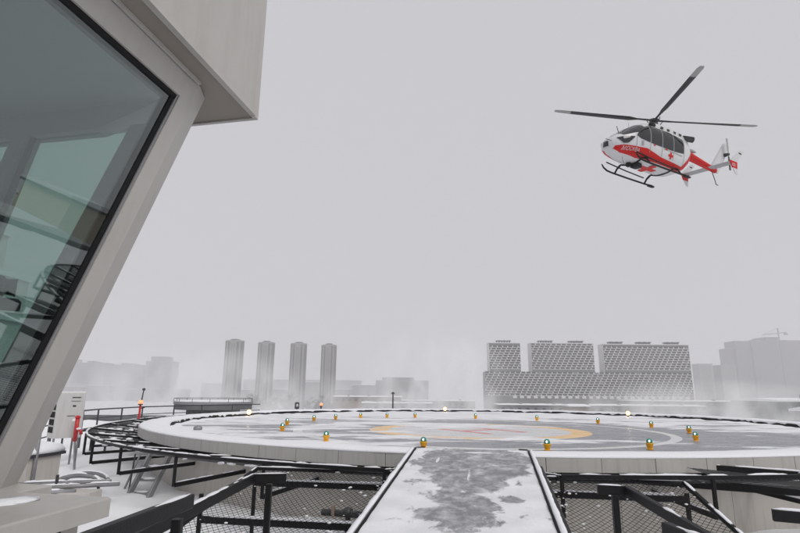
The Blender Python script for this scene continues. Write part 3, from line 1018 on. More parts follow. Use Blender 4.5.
MB().tube([(-0.06, 0.02, -0.04), (0.01, 0.02, -0.10), (0.03, 0.02, -0.16), (-0.01, 0.02, -0.21), (-0.08, 0.02, -0.20), (-0.13, 0.02, -0.16)], 0.006, 6).build('cable', M['cable'], cm, local=True, smooth=True)

# ------------------------------------------------------------------ roof plant to the left
ac = thing('air_conditioner', 'pale outdoor air conditioning unit with black louvres left of the helipad', 'air conditioner', (-10.25, 17.0, RZ), R_(48))
MB().cbox(-0.38, 0.38, -0.30, 0.30, 1.08, 2.42, 0.02).build('case', M['acw'], ac, local=True)
MB().box(-0.384, -0.380, -0.27, 0.27, 1.12, 2.40).build('side_panel', M['acw'], ac, local=True)
for r in range(4):
    for c in range(2):
        MB().box(-0.397, -0.385, -0.22 + c * 0.23, -0.04 + c * 0.23, 1.24 + r * 0.22, 1.41 + r * 0.22).build('louvre', M['black_rough'], ac, local=True)
for a, b, c, d, m in ((0.0, 0.24, 2.26, 2.285, 'dkmetal'), (-0.02, 0.24, 2.16, 2.17, 'dkmetal'), (0.04, 0.13, 2.0, 2.04, 'black'), (-0.08, 0.14, 1.72, 1.735, 'dkmetal'), (0.08, 0.17, 1.56, 1.64, 'snow')):
    MB().box(a, b, -0.312, -0.301, c, d).build('label_plate', M[m], ac, local=True)
for sx in (-0.33, 0.33):
    for sy in (-0.25, 0.25):
        MB().bar([(sx, sy, 1.08), (sx, sy, -0.1)], 0.05, 0.05).build('leg', M['galv'], ac, local=True)
MB().box(-0.36, 0.36, -0.28, 0.28, 2.421, 2.45).build('top_snow', M['snow_fine'], ac, local=True)

rd_ = thing('red_standpipe', 'red upright standpipe between the air conditioner and the curved rail', 'standpipe', (-9.72, 16.7, RZ))
MB().tube([(0, 0, 1.0), (0, 0, 1.72)], 0.06, 10).build('pipe', M['red'], rd_, local=True, smooth=True)
MB().lathe((0, 0, 1.72), [(0.075, -0.05), (0.075, 0.0), (0.03, 0.03)]).build('cap', M['red'], rd_, local=True)
MB().tube([(0, 0, 1.35), (0.16, -0.05, 1.32), (0.2, -0.05, 1.2)], 0.045).build('outlet', M['red'], rd_, local=True, smooth=True)
MB().bar([(0, 0, 1.06), (0.14, 0.02, -0.1)], 0.05, 0.05).build('leg', M['galv'], rd_, local=True)
MB().blob((0.10, -0.04, 1.36), 0.08, 0.07, 0.035, 6).build('snow', M['snow_fine'], rd_, local=True, smooth=True)

bx_ = thing('roof_duct_box', 'beige rooftop duct box capped with snow beside the grey pole', 'duct box', (-8.75, 13.0, RZ), R_(-8))
MB().cbox(-0.75, 0.62, -0.5, 0.5, -0.1, 1.02, 0.015).build('case', M['clad'], bx_, local=True)
MB().box(-0.80, 0.68, -0.56, 0.56, 1.021, 1.09).build('lid', M['dkmetal'], bx_, local=True)
mb = MB()
mb.loft([[(-0.78 * k, -0.54 * k, z), (0.66 * k, -0.54 * k, z), (0.70 * k, 0, z), (0.66 * k, 0.54 * k, z), (-0.78 * k, 0.54 * k, z)] for k, z in ((1, 1.09), (1.0, 1.16), (0.9, 1.25), (0.6, 1.31))])
mb.build('snow_cap', M['snow_fine'], bx_, local=True, smooth=True)
pg_ = thing('grey_pole', 'slim grey pole standing behind the booth sill', 'pole', (-8.15, 12.6, RZ))
MB().tube([(0, 0, -0.1), (0, 0, 2.15)], 0.045, 10).build('shaft', M['galv'], pg_, local=True, smooth=True)
MB().lathe((0, 0, 0.05), [(0.12, 0), (0.12, 0.02), (0.05, 0.03)]).build('base_plate', M['galv'], pg_, local=True)
vt = thing('vent_pipe', 'short black roof vent with cap standing in the snow', 'vent', (-10.0, 15.6, RZ))
MB().tube([(0, 0, 0.1), (0, 0, 0.78)], 0.075, 10).build('pipe', M['black_rough'], vt, local=True, smooth=True)
MB().lathe((0, 0, 0.78), [(0.06, -0.02), (0.13, 0.0), (0.13, 0.07), (0.05, 0.1)]).build('cap', M['black_rough'], vt, local=True)
pr = thing('pipe_rack', 'low snow dusted steel pipe rack with box beside the booth sill', 'pipe rack', (-7.3, 11.6, RZ + 0.12))
for a, b in (((-1.3, 0.6, 0.38), (0.9, 1.0, 0.42)), ((-1.2, 0.2, 0.34), (1.2, 0.8, 0.40)), ((-0.9, -0.1, 0.32), (0.6, 0.2, 0.34))):
    MB().tube([a, b], 0.045, 8).build('pipe', M['galv'], pr, local=True, smooth=True)
    inv = FR[pr.name]
    cap_on([inv @ (Vector(a) + Vector((0, 0, 0.04))), inv @ (Vector(b) + Vector((0, 0, 0.04)))], 0.09, 0.05, a[0], gap=-0.2).build('pipe_snow', M['snow_fine'], pr, smooth=True, kind='stuff')
for x, y in ((-1.1, 0.4), (0.0, 0.5), (0.8, 0.7), (-0.4, 0.2)):
    MB().bar([(x, y, 0.62 if x in (0.0, -1.1) else 0.4), (x, y, -0.1)], 0.05, 0.05).build('leg', M['dkmetal'], pr, local=True)
MB().cbox(0.15, 0.95, 0.1, 0.6, 0.0, 0.33, 0.01).build('box', M['clad'], pr, local=True)
for i in range(2):
    hp = [Vector((0.15 + 0.5 * math.cos(t / 7.0), 1.0 + 0.35 * i + 0.10 * math.sin(t / 7.0), 0.36 + 0.16 * math.sin(t / 7.0))) for t in range(0, 23)]
    MB().tube(hp, 0.05, 7).build('bent_pipe', M['galv'], pr, local=True, smooth=True)
    cap_on([FR[pr.name] @ (p + Vector((0, 0, 0.04))) for p in hp], 0.09, 0.04, 5 + i, gap=-0.4).build('pipe_snow', M['snow_fine'], pr, smooth=True, kind='stuff')

st = thing('access_ladder', 'grey inclined ladder leaning against the helipad wall', 'ladder', (-6.1, 13.6, RZ))
for x in (-0.28, 0.22):
    MB().bar([(x, -0.35, -0.1), (x + 0.2, 0.45, 1.05)], 0.06, 0.15).build('stringer', M['galv'], st, local=True)
for i in range(4):
    f = 0.12 + i * 0.24
    MB().box(-0.25 + 0.2 * f, 0.19 + 0.2 * f, -0.24 + 0.7 * f, -0.02 + 0.7 * f, 1.12 * f - 0.02, 1.12 * f + 0.015).build('tread', M['galv'], st, local=True)
    MB().blob((-0.03 + 0.2 * f, -0.13 + 0.7 * f, 1.12 * f + 0.025), 0.17, 0.09, 0.03, i).build('tread_snow', M['snow_fine'], st, local=True, smooth=True)
MB().bar([(-0.55, -0.05, -0.1), (-0.38, 0.45, 0.95)], 0.04, 0.04).build('brace', M['galv'], st, local=True)
MB().bar([(-0.36, -0.02, -0.1), (-0.34, 0.1, 1.0)], 0.03, 0.03).build('brace', M['dkmetal'], st, local=True)

# guard rail and decks beyond on the left
gr = thing('grey_guard_rail', 'grey guard rail with thin posts behind the curved snowy rail', 'guard rail', (-13.0, 24.5, RZ))
gp = [Vector((-12.6, 19.3, 0)), Vector((-13.6, 22.5, 0)), Vector((-14.2, 26.0, 0)), Vector((-14.0, 30.0, 0)), Vector((-12.2, 34.0, 0)), Vector((-9.5, 37.5, 0))]
for z, w in ((0.34, 0.06), (-0.05, 0.04), (-0.45, 0.04)):
    MB().bar([p + Vector((0, 0, z)) for p in gp], w, w).build('rail', M['dkmetal'], gr)
for a, b in zip(gp[:-1], gp[1:]):
    for k in (0.0, 0.5):
        p = a.lerp(b, k)
        MB().bar([p + Vector((0, 0, 0.34)), p + Vector((0, 0, RZ - 0.1))], 0.06, 0.06).build('post', M['dkmetal'], gr)
cw = thing('curved_catwalk', 'dark curved catwalk with grating just left of the helipad', 'catwalk', (-11.0, 21.0, RZ))
for i, (r, z) in enumerate(((PR + 1.75, -0.12), (PR + 2.5, -0.25))):
    MB().bar(arc(r, R_(150), R_(196), z, 24), 0.35, 0.06).build('grating', M['dkmetal'], cw)
    cap_on(arc(r, R_(150), R_(196), z + 0.03, 24), 0.25, 0.03, 70 + i, gap=0.1).build('grating_snow', M['snow_fine'], cw, smooth=True, kind='stuff')
for k in range(8):
    a = R_(152 + 6 * k)
    MB().bar([pol(PR + 1.75, a, -0.15), pol(PR + 1.75, a, RZ - 0.1)], 0.07, 0.07).build('post', M['dkmetal'], cw)

mast = thing('thin_mast', 'thin dark snow flecked mast next to the orange beacon', 'mast', (-14.2, 30.2, RZ))
MB().tube([(0, 0, -0.1), (-0.02, 0, 1.7), (0.06, 0, 2.5)], [0.05, 0.04, 0.03], 8).build('shaft', M['dkmetal'], mast, local=True)
MB().blob((0.06, 0, 2.52), 0.09, 0.09, 0.08, 2).build('head', M['dkmetal'], mast, local=True, smooth=True)
MB().tube([(0.0, 0, 1.5), (0.22, 0, 1.55)], 0.03).build('arm', M['dkmetal'], mast, local=True)
for i, (x, y, zt, lab, m) in enumerate(((-13.95, 29.6, 0.45, 'lit orange obstruction beacon on red post by the mast', 'beacon'), (-5.95, 42.0, 0.10, 'lit orange beacon beyond the far rim left of centre', 'beacon'))):
    t = thing('obstruction_beacon', lab, 'beacon', (x, y, RZ), 0, 'orange obstruction beacons')
    MB().tube([(0, 0, -0.1), (0, 0, zt - RZ)], 0.06, 8).build('post', M['red'] if i == 0 else M['dkmetal'], t, local=True)
    MB().lathe((0, 0, zt - RZ), [(0.12, 0), (0.12, 0.05), (0.10, 0.06)]).build('base', M['dkmetal'], t, local=True)
    MB().lathe((0, 0, zt - RZ), [(0.10, 0.06), (0.12, 0.10), (0.12, 0.18), (0.08, 0.24), (0.01, 0.26)]).build('lens', M[m], t, local=True, smooth=True)
t = thing('dark_signal_lamp', 'dark unlit signal lamp beyond the far left rim', 'signal lamp', (-7.8, 42.0, RZ))
MB().tube([(0, 0, -0.1), (0, 0, 1.2)], 0.05, 8).build('post', M['dkmetal'], t, local=True)
MB().cbox(-0.16, 0.16, -0.12, 0.12, 1.15, 1.65, 0.05).build('head', M['dkmetal'], t, local=True)
MB().blob((0.03, -0.12, 1.42), 0.09, 0.06, 0.12, 1).build('lens', M['acw'], t, local=True, smooth=True)
t = thing('thin_mast', 'thin dark mast beyond the middle of the far rim', 'mast', (-0.65, 60.0, GZ))
MB().tube([(0, 0, -0.5), (0, 0, 33.2)], [0.18, 0.07], 8).build('shaft', M['dkmetal'], t, local=True)
MB().box(-0.2, 0.2, -0.1, 0.1, 33.0, 33.12).build('head', M['dkmetal'], t, local=True)

dp = thing('flat_round_pavilion', 'flat dark rimmed snow topped deck with thin railing behind the left rim', 'roof deck', (-16.7, 45.0, GZ))
DC = Vector((-16.7, 49.5, 0))


def ell(r, a, z, c=DC):
    return Vector((c.x + r * math.cos(a), c.y + r * math.sin(a), z))


for nm, r, z0_, z1_, m in (('core', 2.3, GZ, -0.42, 'membrane'), ('slab', 3.35, -0.42, 0.20, 'membrane'), ('rim', 3.42, 0.03, 0.24, 'galv')):
    mb = MB().loft([[ell(r, 2 * math.pi * j / 40, z) for j in range(40)] for z in (z0_, z1_)])
    mb.build(nm, M[m], dp)
mb = MB().loft([[ell(3.3 * k, 2 * math.pi * j / 40, z + 0.03 * noise.noise(Vector((j, k * 5, 0)))) for j in range(40)] for k, z in ((1, 0.245), (0.93, 0.30), (0.6, 0.36), (0.15, 0.40))])
mb.build('snow', M['snow_fine'], dp, smooth=True)
for j in range(14):
    a = 2 * math.pi * j / 14
    MB().bar([ell(3.38, a, 0.2), ell(3.38, a, 0.52)], 0.03, 0.03).build('post', M['dkmetal'], dp)
MB().bar([ell(3.38, 2 * math.pi * j / 42, 0.52) for j in range(43)], 0.03, 0.03).build('rail', M['dkmetal'], dp)

# ------------------------------------------------------------------ helicopter
HM = (Matrix.Translation((14.18, 27.04, 16.19)) @ Matrix.Rotation(R_(205.95), 4, 'Z')
      @ Matrix.Rotation(R_(-3.67), 4, 'Y') @ Matrix.Rotation(R_(-6.5), 4, 'X'))
heli = thing('rescue_helicopter', 'white and red rescue helicopter with skids hovering over the helipad', 'helicopter', mat=HM)
SEC = [  # x, top, bottom, half width, exponent
    (3.50, -2.28, -2.50, 0.16, 2.0), (3.42, -2.08, -2.62, 0.38, 2.1), (3.26, -1.92, -2.72, 0.56, 2.2), (3.0, -1.74, -2.80, 0.71, 2.3), (2.65, -1.50, -2.86, 0.82, 2.4),
    (2.25, -1.20, -2.93, 0.87, 2.5), (1.8, -0.92, -2.95, 0.91, 2.6), (1.35, -0.76, -2.95, 0.925, 2.7), (0.8, -0.68, -2.95, 0.93, 2.9), (0.0, -0.66, -2.95, 0.93, 3.0),
    (-0.8, -0.68, -2.95, 0.93, 3.0), (-1.3, -0.72, -2.92, 0.92, 2.9), (-1.7, -0.80, -2.74, 0.88, 2.7), (-2.05, -0.90, -2.42, 0.76, 2.5), (-2.35, -1.0, -2.08, 0.56, 2.3), (-2.55, -1.08, -1.80, 0.36, 2.1)]


def sect(x):
    x = max(SEC[-1][0], min(SEC[0][0], x))
    for a, b in zip(SEC[:-1], SEC[1:]):
        if b[0] <= x <= a[0]:
            f = (a[0] - x) / (a[0] - b[0])
            return [a[i] + (b[i] - a[i]) * f for i in range(1, 5)]


def skin(x, th, off=0.0):                  # th 0 = port side, 90 = roof, -90 = belly
    tp, bt, w, n = sect(x)
    c, s_ = math.cos(th), math.sin(th)
    e = 2.0 / n
    y = (w + off) * math.copysign(abs(c) ** e, c)
    z = (tp + bt) / 2 + ((tp - bt) / 2 + off) * math.copysign(abs(s_) ** e, s_)
    return Vector((x, y, z))


def side(x, z, sg=1, off=0.01):            # point on the port (+1) or starboard (-1) flank
    tp, bt, w, n = sect(x)
    k = min(0.999, abs((z - (tp + bt) / 2) / ((tp - bt) / 2)))
    return Vector((x, sg * (w * (1 - k ** n) ** (1 / n) + off), z))


def H(mb, name, mat, parent=heli, smooth=True):
    return mb.build(name, mat, parent, local=True, smooth=smooth)


mb = MB()
xs = []
for a, b in zip(SEC[:-1], SEC[1:]):
    k = 3
    xs += [a[0] + (b[0] - a[0]) * i / k for i in range(k)]
xs.append(SEC[-1][0])
NS = 64
mb.loft([[skin(x, 2 * math.pi * j / NS) for j in range(NS)] for x in xs])
fus = H(mb, 'fuselage', M['hw'])


def flank(poly_top, poly_bot, sg, n=30, off=0.016):
    """sheet on the flank between two polylines z_top(x), z_bot(x) given as (x, z) lists"""
    def ev(pl_, x):
        for a, b in zip(pl_[:-1], pl_[1:]):
            if b[0] <= x <= a[0]:
                return a[1] + (b[1] - a[1]) * (a[0] - x) / (a[0] - b[0])
        return pl_[-1][1]
    xa, xb = poly_top[0][0], poly_top[-1][0]
    mb = MB()
    rows = []
    for i in range(n + 1):
        x = xa + (xb - xa) * i / n
        zt, zb_ = ev(poly_top, x), ev(poly_bot, x)
        rows.append([side(x, zt + (zb_ - zt) * j / 14, sg, off) for j in range(15)])
    mb.loft(rows, cap=False, closed=False)
    return mb


for sg in (1, -1):
    H(flank([(3.30, -2.54), (2.9, -2.46), (1.9, -2.37), (1.45, -2.32), (0.4, -2.52), (-1.3, -2.62), (-1.9, -1.9), (-2.3, -1.4)],
            [(3.30, -2.66), (2.9, -2.78), (1.9, -2.87), (1.45, -2.84), (0.4, -2.82), (-1.3, -2.85), (-1.9, -2.5), (-2.3, -1.95)], sg, 90, 0.012), 'red_stripe', M['hr'], fus)
    H(flank([(3.28, -2.10), (2.9, -1.98), (2.38, -1.90)], [(3.28, -2.14), (3.0, -2.40), (2.75, -2.34), (2.38, -1.95)], sg, 30, 0.04), 'chin_window', M['hglass'], fus)
    wd = H(flank([(2.20, -1.74), (1.95, -1.40), (1.75, -1.16), (1.3, -0.96)], [(2.20, -1.80), (1.95, -1.92), (1.3, -1.97)], sg), 'door_window', M['hglass'], fus)
    for xa, xb, za, zb2, zc_, zd in ((1.23, 0.41, -0.90, -0.90, -1.97, -1.98), (0.35, -0.47, -0.90, -0.92, -1.98, -1.98), (-0.53, -1.30, -0.94, -1.04, -1.98, -1.90)):
        H(flank([(xa, za), (xb, zb2)], [(xa, zc_), (xb, zd)], sg), 'cabin_window', M['hglass'], fus)
    for xd in (2.22, 1.26, 0.38, -0.5, -1.34):
        H(flank([(xd + 0.012, -1.0 if xd < 2 else -1.7), (xd - 0.012, -1.0 if xd < 2 else -1.7)], [(xd + 0.012, -2.5), (xd - 0.012, -2.5)], sg, 1, 0.019), 'door_seam', M['hg'], fus)
    H(flank([(-0.24, -2.10), (-0.36, -2.10)], [(-0.24, -2.46), (-0.36, -2.46)], sg, 2, 0.015), 'red_cross', M['hr'], fus)
    H(flank([(-0.12, -2.22), (-0.48, -2.22)], [(-0.12, -2.34), (-0.48, -2.34)], sg, 3, 0.017), 'red_cross_arm', M['hr'], fus)
    H(flank([(0.3, -2.04), (-1.2, -2.06)], [(0.3, -2.06), (-1.2, -2.08)], sg, 6, 0.015), 'door_rail', M['dkmetal'], fus)
    for xd in (1.05, 0.15):
        H(flank([(xd, -1.99), (xd - 0.14, -1.99)], [(xd, -2.06), (xd - 0.14, -2.06)], sg, 2, 0.02), 'door_handle', M['hr'], fus)
    H(flank([(1.9, -2.0), (1.75, -2.0)], [(1.9, -2.26), (1.75, -2.26)], sg, 2, 0.02), 'crest', M['hg'], fus)
# windscreen halves and centre post
for sg in (1, -1):
    rows = []
    for i in range(25):
        x = 2.95 - (2.95 - 1.62) * i / 24
        row = []
        for j in range(19):
            th = R_(87 - (87 - (40 - 22 * (i / 24) ** 0.6)) * j / 18)
            p = skin(x, th, 0.02)
            row.append(Vector((p.x, sg * p.y, p.z)))
        rows.append(row)
    H(MB().loft(rows, cap=False, closed=False), 'windscreen', M['hglass'], fus)
# nose camera window, pitot, aerials
H(MB().cbox(3.36, 3.54, -0.17, 0.17, -2.52, -2.22, 0.03), 'nose_panel', M['hglass'], fus)
H(MB().tube([(3.45, 0.3, -2.25), (3.85, 0.32, -2.28)], 0.015, 6), 'pitot', M['dkmetal'], fus)
H(MB().tube([(2.7, 0.05, -1.5), (2.85, 0.05, -1.2)], 0.02, 6), 'wire_cutter', M['dkmetal'], fus)
H(MB().tube([(1.9, 0.0, -0.95), (2.0, 0.0, -0.62)], 0.014, 6), 'aerial', M['hw'], fus)
# belly cross and belly gear
for nm, xa, xb, ya, yb in (('belly_cross', 0.95, -0.15, -0.16, 0.16), ('belly_cross_arm', 0.56, 0.24, -0.5, 0.5)):
    H(MB().box(xb, xa, ya, yb, -2.962 - (0.002 if 'arm' in nm else 0), -2.94), nm, M['hr'], fus, False)
H(MB().cbox(1.15, 1.6, -0.1, 0.35, -3.16, -2.93, 0.04), 'search_light', M['black'], fus)
H(MB().blob((1.75, -0.05, -3.05), 0.16, 0.16, 0.14, 1, amp=0), 'camera_ball', M['black'], fus)
H(MB().tube([(2.5, 0.2, -2.85), (2.42, 0.2, -3.12), (2.3, 0.2, -3.2)], 0.014, 6), 'blade_aerial', M['dkmetal'], fus)
# engine cowling
cow = MB()
CS = [(1.25, -0.72, 0.30, 0.05), (1.0, -0.50, 0.46, 0.2), (0.5, -0.36, 0.60, 0.28), (-0.6, -0.32, 0.68, 0.3), (-1.5, -0.42, 0.66, 0.3), (-2.1, -0.58, 0.56, 0.24), (-2.5, -0.80, 0.40, 0.15)]
cow.loft([[(x, w * math.copysign(abs(math.cos(t)) ** 0.75, math.cos(t)), (tp - 0.5) + 0.5 * math.copysign(abs(math.sin(t)) ** 0.75, math.sin(t))) for t in [2 * math.pi * j / 24 for j in range(24)]] for x, tp, w, d in CS])
cwl = H(cow, 'engine_cowling', M['hw'])
for sg in (1, -1):
    H(MB().tube([(-1.75, sg * 0.50, -0.72), (-2.35, sg * 0.66, -0.70)], [0.15, 0.17], 12), 'exhaust', M['dkmetal'], cwl)
    H(MB().blob((0.75, sg * 0.52, -0.66), 0.26, 0.10, 0.17, 1, amp=0), 'air_intake', M['black'], cwl)
    for k, x in enumerate((0.15, -0.35, -0.85, -1.3)):
        H(MB().box(x - 0.09, x + 0.09, sg * 0.66 - 0.02, sg * 0.66 + 0.02, -0.78, -0.66), 'vent_grille', M['dkmetal'], cwl, False)
# rotor head and four blades
H(MB().tube([(0, 0, -0.45), (0, 0, 0.05)], [0.13, 0.09], 10), 'mast', M['dkmetal'])
hub = H(MB().lathe((0, 0, 0), [(0.10, -0.1), (0.24, -0.06), (0.26, 0.03), (0.14, 0.09), (0.03, 0.12)]), 'rotor_head', M['dkmetal'])
H(MB().lathe((0, 0, -0.25), [(0.12, 0.0), (0.22, 0.03), (0.22, 0.07), (0.1, 0.1)]), 'swash_plate', M['dkmetal'], hub)
for k in range(4):
    a = R_(-29.63 + 90 * k)
    d = Vector((math.cos(a), math.sin(a), 0))
    pn = Vector((-math.sin(a), math.cos(a), 0))

    def bl(r, c, th, tw=0.0):
        z = 0.0 + 0.125 * (r / 5.5) ** 1.4
        o_ = d * r + Vector((0, 0, z))
        return [o_ + pn * (c * 0.5) + Vector((0, 0, tw * c)), o_ + pn * (c * 0.15) + Vector((0, 0, th)), o_ - pn * (c * 0.5) - Vector((0, 0, tw * c)), o_ + pn * (c * 0.15) - Vector((0, 0, th))]
    rr = [(0.22, 0.13, 0.06, 0), (0.8, 0.14, 0.055, 0.0), (1.0, 0.2, 0.04, .08), (1.35, 0.33, 0.03, .12), (2.5, 0.33, 0.025, .1), (3.7, 0.33, 0.022, .06), (4.6, 0.33, 0.02, .04)]
    b_ = H(MB().loft([bl(*q_) for q_ in rr]), 'rotor_blade', M['blade'], hub, False)
    H(MB().loft([bl(4.601, 0.332, 0.0205, .04), bl(5.3, 0.31, 0.018, .02), bl(5.5, 0.2, 0.012, .02)]), 'blade_tip', M['tip'], hub, False)
    H(MB().tube([d * 0.35 + pn * 0.12 + Vector((0, 0, -0.22)), d * 0.5 + pn * 0.12 + Vector((0, 0, 0.0))], 0.025, 6), 'pitch_link', M['dkmetal'], hub)
# tail
bm_ = MB()
bm_.loft([[(x, w * math.cos(t), z + h * math.sin(t)) for t in [2 * math.pi * j / 16 for j in range(16)]] for x, z, w, h in
          ((-1.9, -1.22, 0.34, 0.30), (-2.6, -1.28, 0.27, 0.25), (-3.6, -1.40, 0.21, 0.21), (-4.6, -1.52, 0.17, 0.18), (-5.3, -1.60, 0.14, 0.16))])
H(bm_, 'tail_boom', M['hr'])
H(MB().blob((-3.0, 0.05, -0.98), 0.5, 0.12, 0.10, 3), 'boom_fairing', M['hg'])


def fin(pts, y0_, y1_):
    n = len(pts)
    mb = MB()
    mb.loft([[(x, y, z) for x, z in pts] for y in (y0_, y1_)])
    return mb


H(fin([(-4.9, -1.45), (-5.5, -1.72), (-5.75, -1.35), (-6.45, 0.25), (-6.0, 0.3)], -0.07, 0.07), 'tail_fin', M['hw'], smooth=False)
H(MB().loft([[(-4.42, y, -1.62), (-4.7, y, -1.585), (-5.0, y, -1.625), (-4.7, y, -1.655)] for y in (-1.5, 1.5)]), 'stabiliser', M['hg'], smooth=False)
for sg in (1, -1):
    y = sg * 1.52
    ep = H(fin([(-4.35, -1.60), (-4.95, -1.60), (-5.55, -0.80), (-5.2, -0.80)], y - 0.025, y + 0.025), 'end_plate', M['hw'], smooth=False)
    H(fin([(-4.34, -1.62), (-4.40, -1.60), (-4.96, -1.60), (-4.98, -2.0), (-4.55, -1.98)], y - 0.027, y + 0.027), 'red_band', M['hr'], ep, False)
    H(fin([(-4.58, -1.99), (-4.98, -2.005), (-5.0, -2.32), (-4.85, -2.30)], y - 0.025, y + 0.025), 'end_plate_tip', M['hw'], ep, False)
    H(fin([(-5.05, -0.98), (-5.28, -0.98), (-5.32, -1.06), (-5.10, -1.06)], y - 0.03, y + 0.03), 'flag_mark', M['black'], ep, False)
trh = H(MB().tube([(-6.05, 0.05, -0.45), (-6.05, 0.34, -0.45)], [0.12, 0.08], 10), 'tail_rotor_hub', M['dkmetal'])
for k in range(2):
    a = R_(78 + 180 * k)
    dx, dz = math.cos(a), math.sin(a)
    H(MB().loft([[(-6.05 + dx * r - dz * c, 0.30, -0.45 + dz * r + dx * c), (-6.05 + dx * r, 0.315, -0.45 + dz * r), (-6.05 + dx * r + dz * c, 0.30, -0.45 + dz * r - dx * c), (-6.05 + dx * r, 0.285, -0.45 + dz * r)] for r, c in ((0.1, 0.05), (0.3, 0.09), (0.98, 0.09))]), 'tail_rotor_blade', M['tip'] if k == 0 else M['blade'], trh, False)
H(MB().tube([(-5.0, 0, -1.7), (-5.35, 0, -2.25), (-5.42, 0, -2.42), (-5.6, 0, -2.44)], 0.025, 6), 'tail_skid', M['dkmetal'])
# landing skids
for sg in (1, -1):
    y = sg * 1.15
    sk = H(MB().tube([(2.55, y, -2.92), (2.4, y, -3.08), (2.15, y, -3.19), (1.8, y, -3.22), (0.4, y, -3.24), (-0.9, y, -3.24), (-1.45, y, -3.20)], [0.03, 0.045, 0.05, 0.05, 0.05, 0.05, 0.045], 10), 'skid_tube', M['black'])
    H(MB().tube([(2.35, y - sg * 0.14, -2.80), (0.9, y - sg * 0.14, -2.92), (-0.55, y - sg * 0.14, -2.98)], 0.035, 8), 'step_bar', M['black'], sk)
    H(MB().cbox(-1.55, -1.1, y - 0.09, y + 0.09, -3.30, -3.22, 0.02), 'skid_shoe', M['black'], sk)
for x in (1.55, -0.8):
    H(MB().tube([(x, -1.15, -3.22), (x, -1.0, -2.98), (x, -0.75, -2.82), (x, -0.35, -2.94), (x, 0, -2.97), (x, 0.35, -2.94), (x, 0.75, -2.82), (x, 1.0, -2.98), (x, 1.15, -3.22)], 0.05, 10), 'cross_tube', M['black'])
    for sg in (1, -1):
        H(MB().tube([(x, sg * 0.8, -2.84), (x - 0.03, sg * 1.0, -2.96)], 0.06, 8), 'tube_fairing', M['black'])


def lettering(body, size, fn, name, mat, parent):
    cu = bpy.data.curves.new('tmp_text', 'FONT')
    cu.body = body
    cu.size = size
    to = bpy.data.objects.new('tmp_text', cu)
    sc.collection.objects.link(to)
    dg = bpy.context.evaluated_depsgraph_get()
    me = bpy.data.meshes.new_from_object(to.evaluated_get(dg))
    bpy.data.objects.remove(to)
    for v in me.vertices:
        v.co = fn(v.co.x, v.co.y)
    me.materials.clear()
    me.materials.append(mat)
    me.name = name
    o = bpy.data.objects.new(name, me)
    sc.collection.objects.link(o)
    o.parent = parent
    return o


lettering('МОСКВА', 0.24, lambda a, b: side(2.98 - a, -2.70 + b + 0.07 * a, 1, 0.03), 'nose_lettering', M['hw'], fus)
lettering('МОСКВА', 0.24, lambda a, b: side(1.95 + a, -2.68 + b, -1, 0.03), 'nose_lettering', M['hw'], fus)
for sg in (1,):
    lettering('103', 0.26, lambda a, b: Vector((-4.45 - a * 0.9, 1.552, -1.90 + b)), 'fin_lettering', M['hw'], ep)

# ------------------------------------------------------------------ distant city
def far(v, k, z=False):                     # stretch a sketch distance to the final one (z about eye level)
    return 1.3 + (v - 1.3) * k if z else v * k



for i, (xa, xb, zt, lab) in enumerate(((-212, -184, 61.2, 'leftmost and tallest of the four hazy round topped towers'), (-172, -147, 59.2, 'second from left of the four hazy round topped towers'),
                                       (-132.5, -108, 58.3, 'third from left of the four hazy round topped towers'), (-95, -72, 56.8, 'rightmost and shortest of the four hazy round topped towers'))):
    TK = 1.45
    zt = far(zt, TK, True)
    cx, w = (xa + xb) / 2 * TK - 2.5, (xb - xa) / 2 * TK * 0.80
    t = thing('residential_tower', lab, 'tower', (cx, 650 * TK, GZ), 0, 'row of four hazy towers')
    z1 = zt - GZ
    sh = [(-w, 0), (-w * 0.97, -4.5), (-w * 0.82, -7.5), (-w * 0.35, -9.4), (w * 0.35, -9.4), (w * 0.82, -7.5), (w * 0.97, -4.5), (w, 0), (w * 0.82, 7.5), (-w * 0.82, 7.5)]
    MB().loft([[(x, y, z) for x, y in sh] for z in (-2, z1 - 5)]).build('shaft', M['tower'], t, local=True)
    MB().loft([[(x * k, y * k, z) for x, y in sh] for k, z in ((1.03, z1 - 5), (1.03, z1 - 3.4), (0.9, z1 - 2.2))]).build('cornice', M['tower_l'], t, local=True)
    MB().loft([[(w * 0.52 * k * math.cos(2 * math.pi * j / 16), 9.5 * k * math.sin(2 * math.pi * j / 16), z) for j in range(16)] for k, z in ((1.0, z1 - 2.2), (0.95, z1 - 0.8), (0.7, z1))]).build('crown', M['tower'], t, local=True)
    MB().box(-w * 0.34, w * 0.34, -11.5, -9.41, 0, z1 - 3.5).build('centre_bay', M['tower_l'], t, local=True)
    for sx in (-1, 1):
        MB().box(sx * w * 0.66 - 1.2, sx * w * 0.66 + 1.2, -9.6, -8.0, 0, z1 - 6).build('side_bay', M['tower_l'], t, local=True)
    wn = MB()
    for f in range(int((z1 - 8) / 3.0)):
        z = 2 + f * 3.0
        for sx in (-0.47, 0.47):
            wn.box(sx * w - 1.1, sx * w + 1.1, -9.46, -8.6, z, z + 1.5)
        wn.box(-w * 0.2, -w * 0.05, -11.6, -11.49, z, z + 1.5)
        wn.box(w * 0.05, w * 0.2, -11.6, -11.49, z, z + 1.5)
    wn.build('windows', M['fac_d'], t, local=True, kind='stuff')

